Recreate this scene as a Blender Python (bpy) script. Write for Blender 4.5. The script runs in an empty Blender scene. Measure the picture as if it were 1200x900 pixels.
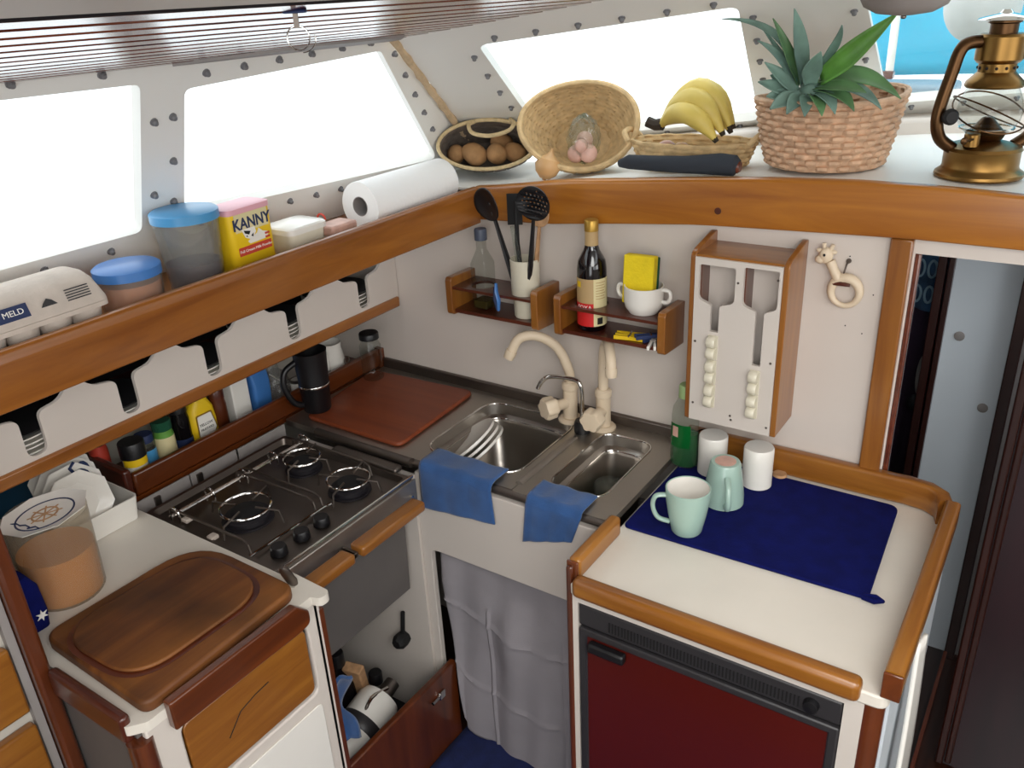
import bpy, bmesh, math, random
from mathutils import Vector, Matrix, Euler, Quaternion
random.seed(11)
S = bpy.context.scene
COL = S.collection
PI = math.pi
ORG = {}

# ------------------------------------------------------------------ geometry helpers
def frame(o, xd, yd):
    x = Vector(xd).normalized(); y = Vector(yd); y = (y - x * y.dot(x)).normalized(); z = x.cross(y)
    m = Matrix.Identity(4)
    for i in range(3):
        m[i][0], m[i][1], m[i][2], m[i][3] = x[i], y[i], z[i], o[i]
    return m

def T(x, y, z, rz=0.0, rx=0.0, ry=0.0):
    return Matrix.Translation((x, y, z)) @ Euler((rx, ry, rz)).to_matrix().to_4x4()

def lerp_tab(tab, x):
    if x <= tab[0][0]: return tab[0][1]
    for (a, va), (b, vb) in zip(tab, tab[1:]):
        if x <= b:
            t = (x - a) / (b - a); return va + (vb - va) * t
    return tab[-1][1]

def rpoly(pts, r, n=6):
    """polygon with rounded corners; r a number or one per corner"""
    out = []; N = len(pts)
    for i in range(N):
        p = Vector(pts[i]).to_2d(); a = Vector(pts[i - 1]).to_2d(); b = Vector(pts[(i + 1) % N]).to_2d()
        rr = r[i] if isinstance(r, (list, tuple)) else r
        da = (a - p); db = (b - p); la, lb = da.length, db.length
        da.normalize(); db.normalize()
        if rr < 1e-5: out.append((p.x, p.y)); continue
        ang = max(0.05, da.angle(db)); d = min(rr / math.tan(ang / 2), la * .49, lb * .49)
        s, e = p + da * d, p + db * d
        for k in range(n + 1):
            t = k / n
            q = s * (1 - t) ** 2 + p * 2 * t * (1 - t) + e * t * t
            out.append((q.x, q.y))
    return out

def rrect(x0, x1, y0, y1, r, n=6):
    return rpoly([(x0, y0), (x1, y0), (x1, y1), (x0, y1)], r, n)

class MB:
    def __init__(self): self.v = []; self.f = []
    def add(self, vs, fs, M=None):
        b = len(self.v)
        for p in vs:
            p = Vector(p)
            self.v.append(M @ p if M is not None else p)
        self.f += [tuple(b + i for i in f) for f in fs]
        return self
    def box(self, x0, x1, y0, y1, z0, z1, M=None):
        vs = [(x0, y0, z0), (x1, y0, z0), (x1, y1, z0), (x0, y1, z0), (x0, y0, z1), (x1, y0, z1), (x1, y1, z1), (x0, y1, z1)]
        return self.add(vs, [(3, 2, 1, 0), (4, 5, 6, 7), (0, 1, 5, 4), (1, 2, 6, 5), (2, 3, 7, 6), (3, 0, 4, 7)], M)
    def prism(self, poly, z0, z1, M=None):
        n = len(poly)
        vs = [(x, y, z0) for x, y in poly] + [(x, y, z1) for x, y in poly]
        fs = [tuple(range(n - 1, -1, -1)), tuple(range(n, 2 * n))]
        fs += [(i, (i + 1) % n, n + (i + 1) % n, n + i) for i in range(n)]
        return self.add(vs, fs, M)
    def loft(self, loops, M=None, cap0=True, cap1=True):
        n = len(loops[0]); vs = [p for l in loops for p in l]; fs = []
        for k in range(len(loops) - 1):
            for i in range(n):
                j = (i + 1) % n
                fs.append((k * n + i, k * n + j, (k + 1) * n + j, (k + 1) * n + i))
        if cap0: fs.append(tuple(range(n - 1, -1, -1)))
        if cap1: fs.append(tuple(range((len(loops) - 1) * n, len(loops) * n)))
        return self.add(vs, fs, M)
    def lathe(self, prof, n=28, M=None, sx=1, sy=1):
        loops = []
        for r, z in prof:
            r = max(r, 1e-5)
            loops.append([(r * sx * math.cos(2 * PI * i / n), r * sy * math.sin(2 * PI * i / n), z) for i in range(n)])
        return self.loft(loops, M, False, False)
    def ball(self, c, rx, ry, rz, n=16, M=None):
        m = Matrix.Translation(c)
        if M is not None: m = M @ m
        k = n // 2
        return self.lathe([(math.sin(PI * i / k), -math.cos(PI * i / k)) for i in range(k + 1)], n, m @ Matrix.Diagonal((rx, ry, rz, 1)))
    def tube(self, pts, r, n=10, M=None, closed=False, flat=1.0):
        P = [Vector(p) for p in pts]; N = len(P); loops = []
        up = None
        for i in range(N):
            if closed: t = (P[(i + 1) % N] - P[i - 1])
            else: t = P[min(i + 1, N - 1)] - P[max(i - 1, 0)]
            t.normalize()
            if up is None:
                a = Vector((0, 0, 1)) if abs(t.z) < .9 else Vector((1, 0, 0))
                up = (a - t * a.dot(t)).normalized()
            else:
                up = (up - t * up.dot(t)).normalized()
            s = t.cross(up); rr = r[i] if isinstance(r, (list, tuple)) else r
            loops.append([P[i] + up * (rr * flat * math.sin(2 * PI * k / n)) + s * (rr * math.cos(2 * PI * k / n)) for k in range(n)])
        if closed:
            loops.append(loops[0]); return self.loft(loops, M, False, False)
        return self.loft(loops, M)
    def grid(self, fn, nu, nv, M=None, wrap=False):
        vs = [fn(i / nu, j / nv) for j in range(nv + 1) for i in range(nu + (0 if wrap else 1))]
        w = nu if wrap else nu + 1; fs = []
        for j in range(nv):
            for i in range(nu):
                k = (i + 1) % w if wrap else i + 1
                fs.append((j * w + i, j * w + k, (j + 1) * w + k, (j + 1) * w + i))
        return self.add(vs, fs, M)
    def plate(self, outer, holes, z0, z1, M=None):
        """flat sheet with holes, from z0 to z1 in its own frame"""
        cu = bpy.data.curves.new('tmp', 'CURVE'); cu.dimensions = '2D'; cu.fill_mode = 'BOTH'; cu.extrude = (z1 - z0) / 2
        for loop in [outer] + list(holes):
            sp = cu.splines.new('POLY'); sp.points.add(len(loop) - 1)
            for q, p in zip(sp.points, loop): q.co = (p[0], p[1], 0, 1)
            sp.use_cyclic_u = True
        ob = bpy.data.objects.new('tmp', cu); me = bpy.data.meshes.new_from_object(ob)
        self.add([v.co + Vector((0, 0, (z0 + z1) / 2)) for v in me.vertices], [tuple(p.vertices) for p in me.polygons], M)
        bpy.data.objects.remove(ob); bpy.data.curves.remove(cu); bpy.data.meshes.remove(me)
        return self
    def text(self, body, size, M, ext=.0003, sx=1.0, bold=0):
        cu = bpy.data.curves.new('tmp', 'FONT'); cu.body = body; cu.size = size; cu.extrude = ext
        cu.offset = bold; cu.align_x = 'CENTER'; cu.align_y = 'CENTER'; cu.resolution_u = 3
        ob = bpy.data.objects.new('tmp', cu); me = bpy.data.meshes.new_from_object(ob)
        self.add([Vector((v.co.x * sx, v.co.y, v.co.z)) for v in me.vertices], [tuple(p.vertices) for p in me.polygons], M)
        bpy.data.objects.remove(ob); bpy.data.curves.remove(cu); bpy.data.meshes.remove(me)
        return self

def build(name, mb, mat, parent=None, local=False, smooth=38, bevel=0, seg=2, sub=0, solid=0, origin=None):
    me = bpy.data.meshes.new(name)
    if parent is not None: o0 = ORG[parent.name] if not local else Vector((0, 0, 0))
    elif origin is not None: o0 = Vector(origin)
    else:
        lo = [min(v[i] for v in mb.v) for i in range(3)]; hi = [max(v[i] for v in mb.v) for i in range(3)]
        o0 = Vector(((lo[0] + hi[0]) / 2, (lo[1] + hi[1]) / 2, lo[2]))
    me.from_pydata([tuple(v - o0) for v in mb.v], [], mb.f)
    me.update()
    bm = bmesh.new(); bm.from_mesh(me)
    bmesh.ops.remove_doubles(bm, verts=bm.verts, dist=1e-6)
    bmesh.ops.recalc_face_normals(bm, faces=bm.faces); bm.to_mesh(me); bm.free()
    if smooth:
        me.shade_smooth(); me.set_sharp_from_angle(angle=math.radians(smooth))
    me.materials.append(mat)
    ob = bpy.data.objects.new(name, me); COL.objects.link(ob)
    if parent is not None: ob.parent = parent; ORG[ob.name] = ORG[parent.name]
    else: ob.location = o0; ORG[ob.name] = o0.copy()
    if solid:
        m = ob.modifiers.new('Solid', 'SOLIDIFY'); m.thickness = solid; m.offset = 0
    if bevel:
        m = ob.modifiers.new('Bevel', 'BEVEL'); m.width = bevel; m.segments = seg; m.limit_method = 'ANGLE'; m.angle_limit = math.radians(40)
    if sub:
        m = ob.modifiers.new('Sub', 'SUBSURF'); m.levels = sub; m.render_levels = sub
    return ob

def tag(o, label, cat, group=None):
    o['label'] = label; o['category'] = cat
    if group: o['group'] = group
    return o
def thing(name, label, cat, loc=(0, 0, 0), rot=(0, 0, 0), group=None):
    o = bpy.data.objects.new(name, None); COL.objects.link(o); o.empty_display_size = .02
    o.location = loc; o.rotation_euler = rot; ORG[o.name] = Vector(loc)
    return tag(o, label, cat, group)
def struct(name, mb, mat, **k):
    o = build(name, mb, mat, **k)
    if o.parent is None: o['kind'] = 'structure'
    return o
def dup(r, loc, rot=None, label=None):
    c = r.copy(); COL.objects.link(c); c.location = loc
    if rot is not None: c.rotation_euler = rot
    if label: c['label'] = label
    for ch in r.children:
        d = ch.copy(); COL.objects.link(d); d.parent = c
        for g in ch.children:
            e = g.copy(); COL.objects.link(e); e.parent = d
    ORG[c.name] = Vector(loc)
    return c

# ------------------------------------------------------------------ materials
def lin(c):
    if isinstance(c, str):
        c = c.lstrip('#'); c = [int(c[i:i + 2], 16) / 255 for i in (0, 2, 4)]
    return tuple((x / 12.92 if x <= .04045 else ((x + .055) / 1.055) ** 2.4) for x in c) + (1,)

def new_mat(name):
    m = bpy.data.materials.new(name); m.use_nodes = True
    nt = m.node_tree; b = nt.nodes['Principled BSDF']
    return m, nt, b
def N(nt, t, **k):
    n = nt.nodes.new(t)
    for a, v in k.items():
        if a in n.inputs: n.inputs[a].default_value = v
        else: setattr(n, a, v)
    return n
def coords(nt, sc=(1, 1, 1), rot=(0, 0, 0)):
    tc = N(nt, 'ShaderNodeTexCoord'); mp = N(nt, 'ShaderNodeMapping')
    mp.inputs['Scale'].default_value = sc; mp.inputs['Rotation'].default_value = rot
    nt.links.new(tc.outputs['Object'], mp.inputs['Vector']); return mp.outputs['Vector']

def plain(name, col, rough=.5, metal=0, var=.06, vs=6.0, bump=0, bs=80, coat=0, sheen=0, spec=.5, sub=0):
    m, nt, b = new_mat(name); c = lin(col)
    v = coords(nt)
    n = N(nt, 'ShaderNodeTexNoise', Scale=vs, Detail=4.0); nt.links.new(v, n.inputs['Vector'])
    r = N(nt, 'ShaderNodeValToRGB')
    r.color_ramp.elements[0].position = .3; r.color_ramp.elements[1].position = .7
    r.color_ramp.elements[0].color = tuple(x * (1 - var) for x in c[:3]) + (1,)
    r.color_ramp.elements[1].color = tuple(min(1, x * (1 + var)) for x in c[:3]) + (1,)
    nt.links.new(n.outputs['Fac'], r.inputs['Fac']); nt.links.new(r.outputs['Color'], b.inputs['Base Color'])
    b.inputs['Roughness'].default_value = rough; b.inputs['Metallic'].default_value = metal
    b.inputs['Coat Weight'].default_value = coat; b.inputs['Coat Roughness'].default_value = .12
    b.inputs['Specular IOR Level'].default_value = spec
    if sheen: b.inputs['Sheen Weight'].default_value = sheen
    if sub:
        b.inputs['Subsurface Weight'].default_value = sub; b.inputs['Subsurface Radius'].default_value = (.01, .01, .01)
    if bump:
        n2 = N(nt, 'ShaderNodeTexNoise', Scale=float(bs), Detail=3.0); nt.links.new(v, n2.inputs['Vector'])
        bp = N(nt, 'ShaderNodeBump', Strength=bump, Distance=.002); nt.links.new(n2.outputs['Fac'], bp.inputs['Height'])
        nt.links.new(bp.outputs['Normal'], b.inputs['Normal'])
    return m

def wood(name, dark, light, axis='y', rough=.32, coat=.35, sc=1.0, stain=0):
    m, nt, b = new_mat(name)
    s = {'x': (2.2, 26, 26), 'y': (26, 2.2, 26), 'z': (26, 26, 2.2)}[axis]
    v = coords(nt, tuple(k * sc for k in s))
    n = N(nt, 'ShaderNodeTexNoise', Scale=1.0, Detail=6.0, Roughness=.6, Distortion=.6); nt.links.new(v, n.inputs['Vector'])
    r = N(nt, 'ShaderNodeValToRGB')
    r.color_ramp.elements[0].position = .32; r.color_ramp.elements[1].position = .68
    r.color_ramp.elements[0].color = lin(dark); r.color_ramp.elements[1].color = lin(light)
    nt.links.new(n.outputs['Fac'], r.inputs['Fac'])
    col = r.outputs['Color']
    if stain:
        v2 = coords(nt); n2 = N(nt, 'ShaderNodeTexNoise', Scale=7.0, Detail=3.0); nt.links.new(v2, n2.inputs['Vector'])
        r2 = N(nt, 'ShaderNodeValToRGB'); r2.color_ramp.elements[0].position = .38; r2.color_ramp.elements[1].position = .6
        r2.color_ramp.elements[0].color = (1 - stain, 1 - stain, 1 - stain, 1); r2.color_ramp.elements[1].color = (1, 1, 1, 1)
        nt.links.new(n2.outputs['Fac'], r2.inputs['Fac'])
        mx = N(nt, 'ShaderNodeMix', data_type='RGBA', blend_type='MULTIPLY'); mx.inputs[0].default_value = 1
        nt.links.new(col, mx.inputs[6]); nt.links.new(r2.outputs['Color'], mx.inputs[7]); col = mx.outputs[2]
    nt.links.new(col, b.inputs['Base Color'])
    b.inputs['Roughness'].default_value = rough; b.inputs['Coat Weight'].default_value = coat; b.inputs['Coat Roughness'].default_value = .15
    bp = N(nt, 'ShaderNodeBump', Strength=.08, Distance=.001); nt.links.new(n.outputs['Fac'], bp.inputs['Height']); nt.links.new(bp.outputs['Normal'], b.inputs['Normal'])
    return m

def clear(name, tint, rough=.02, cloudy=0.0, cloud=(.8, .8, .8), f=1.45):
    """thin clear sheet: tinted see-through, mirror-like at grazing angles, optionally milky"""
    m, nt, b = new_mat(name); nt.nodes.remove(b); out = nt.nodes['Material Output']
    tr = N(nt, 'ShaderNodeBsdfTransparent'); tr.inputs['Color'].default_value = lin(tint)
    gl = N(nt, 'ShaderNodeBsdfGlossy'); gl.inputs['Roughness'].default_value = rough
    lw_ = N(nt, 'ShaderNodeLayerWeight', Blend=.5); pw = N(nt, 'ShaderNodeMath', operation='POWER'); pw.inputs[1].default_value = 4.0
    nt.links.new(lw_.outputs['Facing'], pw.inputs[0])
    fr = N(nt, 'ShaderNodeMapRange'); fr.inputs['To Min'].default_value = .03; fr.inputs['To Max'].default_value = .55
    nt.links.new(pw.outputs[0], fr.inputs['Value'])
    a = tr.outputs[0]
    if cloudy:
        d = N(nt, 'ShaderNodeBsdfDiffuse'); d.inputs['Color'].default_value = tuple(cloud) + (1,)
        t2 = N(nt, 'ShaderNodeBsdfTranslucent'); t2.inputs['Color'].default_value = tuple(cloud) + (1,)
        ad = N(nt, 'ShaderNodeMixShader'); ad.inputs[0].default_value = .4
        nt.links.new(d.outputs[0], ad.inputs[1]); nt.links.new(t2.outputs[0], ad.inputs[2])
        mx = N(nt, 'ShaderNodeMixShader'); mx.inputs[0].default_value = cloudy
        nt.links.new(a, mx.inputs[1]); nt.links.new(ad.outputs[0], mx.inputs[2]); a = mx.outputs[0]
    mx = N(nt, 'ShaderNodeMixShader')
    nt.links.new(fr.outputs[0], mx.inputs[0]); nt.links.new(a, mx.inputs[1]); nt.links.new(gl.outputs[0], mx.inputs[2])
    nt.links.new(mx.outputs[0], out.inputs['Surface'])
    return m

def steel(name, col='#b9b4ae', rough=.28, var=.12, axis='x'):
    m, nt, b = new_mat(name); c = lin(col)
    v = coords(nt, {'x': (6, 160, 160), 'y': (160, 6, 160), 'n': (9, 9, 9)}[axis])
    n = N(nt, 'ShaderNodeTexNoise', Scale=1.0, Detail=4.0); nt.links.new(v, n.inputs['Vector'])
    r = N(nt, 'ShaderNodeValToRGB'); r.color_ramp.elements[0].color = tuple(x * (1 - var) for x in c[:3]) + (1,); r.color_ramp.elements[1].color = c
    nt.links.new(n.outputs['Fac'], r.inputs['Fac']); nt.links.new(r.outputs['Color'], b.inputs['Base Color'])
    mr = N(nt, 'ShaderNodeMapRange'); mr.inputs['To Min'].default_value = rough * .8; mr.inputs['To Max'].default_value = rough * 1.3
    nt.links.new(n.outputs['Fac'], mr.inputs['Value']); nt.links.new(mr.outputs['Result'], b.inputs['Roughness'])
    b.inputs['Metallic'].default_value = 1.0
    return m

M = dict(
    white=plain('white_paint', '#cfc6bd', .5, var=.03, vs=3), wall=plain('wall_laminate', '#d2c8bf', .38, var=.035, vs=4),
    cream=plain('cream_paint', '#cdc5b8', .55, var=.05, vs=5), grey=plain('grey_panel', '#8f8986', .6, var=.06),
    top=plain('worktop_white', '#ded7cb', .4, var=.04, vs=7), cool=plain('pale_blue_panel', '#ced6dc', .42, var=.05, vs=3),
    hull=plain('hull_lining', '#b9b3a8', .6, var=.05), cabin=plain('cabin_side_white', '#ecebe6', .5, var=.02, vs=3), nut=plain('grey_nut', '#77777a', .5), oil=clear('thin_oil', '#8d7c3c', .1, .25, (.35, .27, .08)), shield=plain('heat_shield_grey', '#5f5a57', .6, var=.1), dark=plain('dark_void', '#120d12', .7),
    fasc=wood('varnished_fascia', '#774114', '#9c6024', 'y', .3, .4), fascx=wood('varnished_fascia_cross', '#8c5019', '#b57427', 'x', .3, .4),
    teak=wood('varnished_teak', '#7a4616', '#9f6826', 'y', .3, .4), teakx=wood('varnished_teak_cross', '#7a4616', '#9f6826', 'x', .3, .4), teakz=wood('varnished_teak_upright', '#784418', '#9a6326', 'z', .3, .4),
    red=wood('dark_mahogany', '#471f0c', '#6b3413', 'y', .28, .5), redz=wood('dark_mahogany_upright', '#451e0d', '#673115', 'z', .3, .5), redx=wood('dark_mahogany_cross', '#401910', '#602a16', 'x', .3, .4),
    board=wood('worn_chopping_board', '#54290f', '#84501f', 'y', .6, .04, .7, .5), board2=wood('reddish_board', '#6e2d14', '#87401d', 'x', .45, .1, .6),
    slat=wood('ceiling_slats', '#4a1d14', '#7b3d27', 'y', .22, .5), fridge=plain('fridge_mahogany', '#4d1009', .3, var=.15, vs=2, coat=.3),
    steel=steel('stainless', '#b9b2a8', .42), steely=steel('stainless_long', '#b3aca4', .45, axis='y'), basin=steel('stainless_basin', '#b5aea6', .30, axis='n'), chrome=steel('chrome', '#d6d3ce', .1, axis='n'), dsteel=steel('dull_steel', '#7c736c', .42, axis='n'),
    black=plain('black_plastic', '#111013', .4), blackm=plain('black_matte', '#0b0a0c', .65), iron=plain('cast_burner', '#17141a', .55), fgrey=plain('fridge_plastic', '#2c2a2c', .45),
    brass=steel('aged_brass', '#94713f', .34, .4, 'n'), bronze=steel('bronze', '#5f452e', .36, .4, 'n'),
    beige=plain('beige_plastic', '#dcc9ae', .42, var=.05), beige2=plain('cream_ceramic', '#d9d2bd', .35, var=.02, coat=.2), ivory=plain('white_ceramic', '#e8e4dc', .22, var=.02, coat=.3),
    mint=plain('mint_ceramic', '#9db8ac', .25, var=.02, coat=.3), navy=plain('navy_cloth', '#0a1150', .95, var=.2, vs=30, bump=.3, bs=400, spec=.15), blue=plain('blue_cloth', '#2a5288', .95, var=.22, vs=25, bump=.5, bs=500, sheen=.3), rug=plain('blue_rug', '#14204f', .95, var=.2, vs=40, bump=.6, bs=200),
    curtain=plain('grey_curtain', '#908b8f', .9, var=.06, vs=12, bump=.2, bs=500),
    paper=plain('paper', '#efeeec', .85, var=.02, bump=.2, bs=120), carton=plain('egg_carton', '#c3b6aa', .9, var=.06, vs=40, bump=.4, bs=150),
    yellow=plain('yellow_paint', '#e8c11a', .45, var=.04), sponge=plain('sponge_foam', '#e8cd1d', .9, var=.06, vs=50, bump=.8, bs=220), scour=plain('scourer', '#0f4b32', .95, bump=.8, bs=300), lidblue=plain('blue_lid', '#3f74b5', .35), skylid=plain('sky_blue_lid', '#4a93c4', .35), pink=plain('pink_lid', '#e3a9b4', .4), bandred=plain('red_band', '#c2402f', .5), inkblue=plain('ink_navy', '#1e2d55', .6), inkblack=plain('ink_black', '#15130f', .7), inkwhite=plain('ink_white', '#eeeae2', .6), inkred=plain('ink_red', '#c91f1f', .5), tan=plain('label_tan', '#b89a6c', .5), labcream=plain('label_cream', '#dccf9f', .5), gold=plain('gold_foil', '#b08a3a', .35, metal=.6),
    soy=plain('soy_glass', '#08040a', .06, coat=.5), glass=clear('clear_glass', '#eef0ee'), pane=clear('window_acrylic', '#f4f6f6'), plasticw=clear('milky_plastic', '#f0f0ee', .15, .13, (.78, .79, .8)), plastico=clear('frosted_plastic', '#ece6d8', .2, .30, (.66, .6, .52)), plasticg=clear('clear_pet', '#eef2ee', .06, .06, (.7, .72, .68)), smoke=clear('smoked_acrylic', '#4a302c', .05, .35, (.10, .045, .035)), darkgl=clear('dark_glass', '#2a2624', .05, .3, (.03, .025, .03)),
    green=plain('green_liquid', '#0b5a25', .2, var=.2), orange=plain('orange_food', '#d89060', .7, var=.1), brownc=plain('brown_food', '#4a3a41', .7, var=.1), juice=plain('orange_drink', '#dd963f', .4, var=.06),
    wicker=plain('wicker', '#c6a385', .7, var=.22, vs=60, bump=.3), straw=plain('straw', '#c3a679', .75, var=.2, vs=60, bump=.3), rope=plain('rope', '#cdb78d', .85, var=.15, vs=120, bump=.5, bs=300), jute=plain('dark_basket', '#6f655c', .85, var=.25, vs=60, bump=.4),
    leaf=plain('pineapple_leaf', '#587d52', .4, var=.3, vs=20), leafb=plain('pineapple_leaf_grey', '#6c897d', .5, var=.35, vs=20), leafl=plain('pineapple_leaf_fresh', '#66a043', .4, var=.25, vs=20), pine=plain('pineapple_skin', '#7a4d23', .7, var=.4, vs=60, bump=1, bs=90),
    banana=plain('banana_skin', '#cdb55a', .5, var=.12, vs=18), bantip=plain('banana_tip', '#2c2114', .8), potato=plain('potato_skin', '#a98055', .85, var=.2, vs=40, bump=.4), onion=plain('onion_skin', '#c49a68', .45, var=.2, vs=14), garlic=plain('pink_bulb', '#c9a091', .5, var=.2, vs=30),
    tarp=plain('blue_canvas', '#12b2d6', .7, var=.15, vs=3, bump=.3, bs=12), deck=plain('grey_deck', '#7d97a6', .6), lampsh=plain('grey_lampshade', '#8b8480', .6, var=.12, vs=14), palelamp=plain('pale_lampshade', '#b4b6b2', .6, var=.08, vs=14),
    sand=plain('rope_seam', '#c9b08e', .8, var=.15, vs=50), dred=wood('very_dark_mahogany', '#220d0a', '#35150e', 'z', .3, .4), glossy=wood('glossy_dark_counter', '#1a0a10', '#281117', 'z', .16, .5), gtrim=wood('brown_moulding', '#4b1f14', '#6d3520', 'y', .25, .5),
    cork=plain('cork', '#b38a63', .8, var=.2, vs=80), floor=wood('sole_boards', '#20100c', '#33190f', 'y', .35, .4),
)
# light levels
SKY, HATCH, COMP, STAR, PASSAGE_FILL, EXPO = 2.4, 25, 4, 4, 1.4, 0.12
# ================================================================== the boat's shell
FL = .17                                   # cabin sole height
FT = [(.1, 1.380), (.344, 1.387), (.542, 1.416), (.792, 1.437), (.946, 1.448), (1.085, 1.454), (1.211, 1.454), (1.326, 1.450), (2.3, 1.40)]
FB = [(.33, 1.317), (.5, 1.324), (.65, 1.340), (.828, 1.356), (1.012, 1.363), (1.187, 1.369), (1.341, 1.369), (2.3, 1.33)]
def zs(x): return lerp_tab(FT, x) - .008   # ledge under the windscreen
ZL = 1.352                                 # ledge under the side windows
def zc(x): d = x - .33; return 1.69 + .12 * d + .03 * d * d
def yfront(x): return .245 + (.241 * (x - .15) - .866 * (zc(x) - 1.40)) / .438

struct('floor', MB().box(-.3, 2.8, -3.0, 1.2, FL - .04, FL), M['floor'])

# cabin side with its two side windows
LF = frame((.15, 0, 1.40), (0, 1, 0), (.16, 0, .29)); LU = .3312
def lw(y, v): return (y, v * LU)
ol = [lw(-1.45, .95), lw(-1.45, .15), lw(-.700, .140), lw(-.730, .920)]
o2 = [lw(-.655, .868), lw(-.622, .17), lw(.065, .07), lw(-.240, .935)]
struct('wall_left', MB().plate([lw(-3, -.28), lw(.30, -.28), lw(.30, -.02), lw(-.245, 1.03), lw(-3, 1.03)], [rpoly(ol, .012), rpoly(o2, [.012, .012, .012, .02])], -.02, 0, LF), M['cabin'])
def bolt_run(parent, F, pts, step, sign):
    """nuts of the bolted-on pane, set around its opening"""
    first = None
    n = len(pts)
    cx = sum(p[0] for p in pts) / n; cy = sum(p[1] for p in pts) / n
    out = []
    for p in pts:
        d = Vector((p[0] - cx, p[1] - cy)); out.append(p)
    for i in range(n):
        a = Vector(pts[i]); b = Vector(pts[(i + 1) % n]); e = (b - a); L = e.length; e.normalize()
        nrm = Vector((e.y, -e.x))
        if nrm.dot(Vector((cx, cy)) - a) > 0: nrm = -nrm
        k = max(1, round(L / step))
        for j in range(k):
            q = a + e * (L * (j + .5) / k) + nrm * .021
            if first is None:
                mb = MB().lathe([(.0062, 0), (.0062, .002), (.0042, .0022), (.0042, .006), (.003, .008), (0, .0082)], 10)
                first = build('bolt', mb, M['nut'], parent, local=True)
                o = first
            else:
                o = first.copy(); COL.objects.link(o)
            w = F @ Vector((q.x, q.y, 0)) - ORG[parent.name]
            o.matrix_basis = Matrix.Translation(w) @ F.to_3x3().to_4x4()
def grow(pts, d):
    n = len(pts); cx = sum(p[0] for p in pts) / n; cy = sum(p[1] for p in pts) / n
    return [(p[0] + (d if p[0] > cx else -d), p[1] + (d if p[1] > cy else -d)) for p in pts]
for nm, o, st in (('window_1', ol, .115), ('window_2', o2, .072)):
    w = struct(nm, MB().prism(grow(o, .03), -.027, -.021, LF), M['pane'])
    bolt_run(w, LF, o, st, 1)

# raked windscreen with two openings
B0 = Vector((.15, .245, 1.40)); nv = Vector((-.241, .438, .866)).normalized()
xd = Vector((1, .45, .05)); zd = -nv; yd = zd.cross(xd)
FF = frame(B0, xd, yd)
def fu(x, y):
    z = 1.40 + (.241 * (x - .15) - .438 * (y - .245)) / .866
    p = FF.inverted() @ Vector((x, y, z)); return (p.x, p.y)
o3 = [fu(.438, -.133), fu(.325, .262), fu(.770, .440), fu(.864, .012)]
o4 = [fu(1.044, .090), fu(1.016, .515), fu(1.85, .86), fu(1.90, .35)]
top = [fu(x, yfront(x) - .012) for x in (2.6, 2.0, 1.5, 1.1, .8, .55, .335)]
struct('wall_front', MB().plate([fu(.15, .262), fu(2.6, 1.365)] + top, [rpoly(o3, .02), rpoly(o4, .02)], -.02, 0, FF), M['cabin'])
for nm, o, st in (('window_3', o3, .078), ('window_4', o4, .10)):
    w = struct(nm, MB().prism(grow(o, .03), -.027, -.021, FF), M['pane'])
    bolt_run(w, FF, o, st, 1)
R0 = Vector((.152, .235, 1.402)); R1 = Vector((.322, -.232, 1.695))
struct('trim_1', MB().tube([R0.lerp(R1, t / 24) + Vector((.004 + .0015 * (t % 2), -.004, -.003)) for t in range(25)], [.0075 + .0015 * math.sin(t * 2.2) for t in range(25)], 8), M['sand'])

# slatted ceiling: varnished boards running fore and aft
mb = MB()
x = .318; k = 0
while x < .80:
    w = .040; a, b = x, x + w - .005
    for u0, u1, dz in ((a, b, 0),):
        vs = []
        for xx, dd in ((u0, .004), (u0 + .004, 0), (u1 - .004, 0), (u1, .004), (u1, .016), (u0, .016)):
            vs.append((xx, zc(xx) + dd))
        n = len(vs)
        loops = [[(p, -3.0, z) for p, z in vs], [(p, yfront(p) + .004, z) for p, z in vs]]
        mb.loft(loops)
    x += w
struct('ceiling', mb, M['slat'])
mb = MB()
mb.loft([[(xx, yy, zc(xx) + .012) for xx, yy in ((.315, -3), (.315, yfront(.315)))] + [(xx, yy, zc(xx) + .02) for xx, yy in ((.315, yfront(.315)), (.315, -3))],
         [(xx, yy, zc(xx) + .012) for xx, yy in ((.825, -3), (.825, yfront(.825)))] + [(xx, yy, zc(xx) + .02) for xx, yy in ((.825, yfront(.825)), (.825, -3))]])
struct('ceiling_backing', mb, M['redx'])
struct('trim_2', MB().tube([(.835, y, zc(.835) + .006) for y in (-3, -2, -1, -.03)], .007, 10), M['dark'])
# plain deckhead further in, with the open hatch over the companionway
mb = MB()
def deckhead(xa, xb, ya, yb):
    nx = max(1, int((xb - xa) / .2))
    for i in range(nx):
        a = xa + (xb - xa) * i / nx; b = xa + (xb - xa) * (i + 1) / nx
        y2 = lambda q: (yfront(q) if yb is None else yb)
        lo = [(a, ya, zc(a)), (b, ya, zc(b)), (b, y2(b), zc(b)), (a, y2(a), zc(a))]
        mb.loft([lo, [(p, q, r + .02) for p, q, r in lo]])
deckhead(.846, 1.25, -3, None); deckhead(1.25, 2.3, -1.05, None); deckhead(1.25, 2.3, -3, -2.35); deckhead(2.3, 2.82, -3, None)
struct('ceiling_deckhead', mb, M['white'])
# filler board where the slats stop short of the window head
fp = [(.335, -.70), (.335, -.245), (.352, -.243), (.41, -.30), (.43, -.52), (.37, -.64)]
struct('trim_3', MB().loft([[(a, b, zc(a) - .0035) for a, b in fp], [(a, b, zc(a) + .003) for a, b in fp]]), M['grey'])

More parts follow.
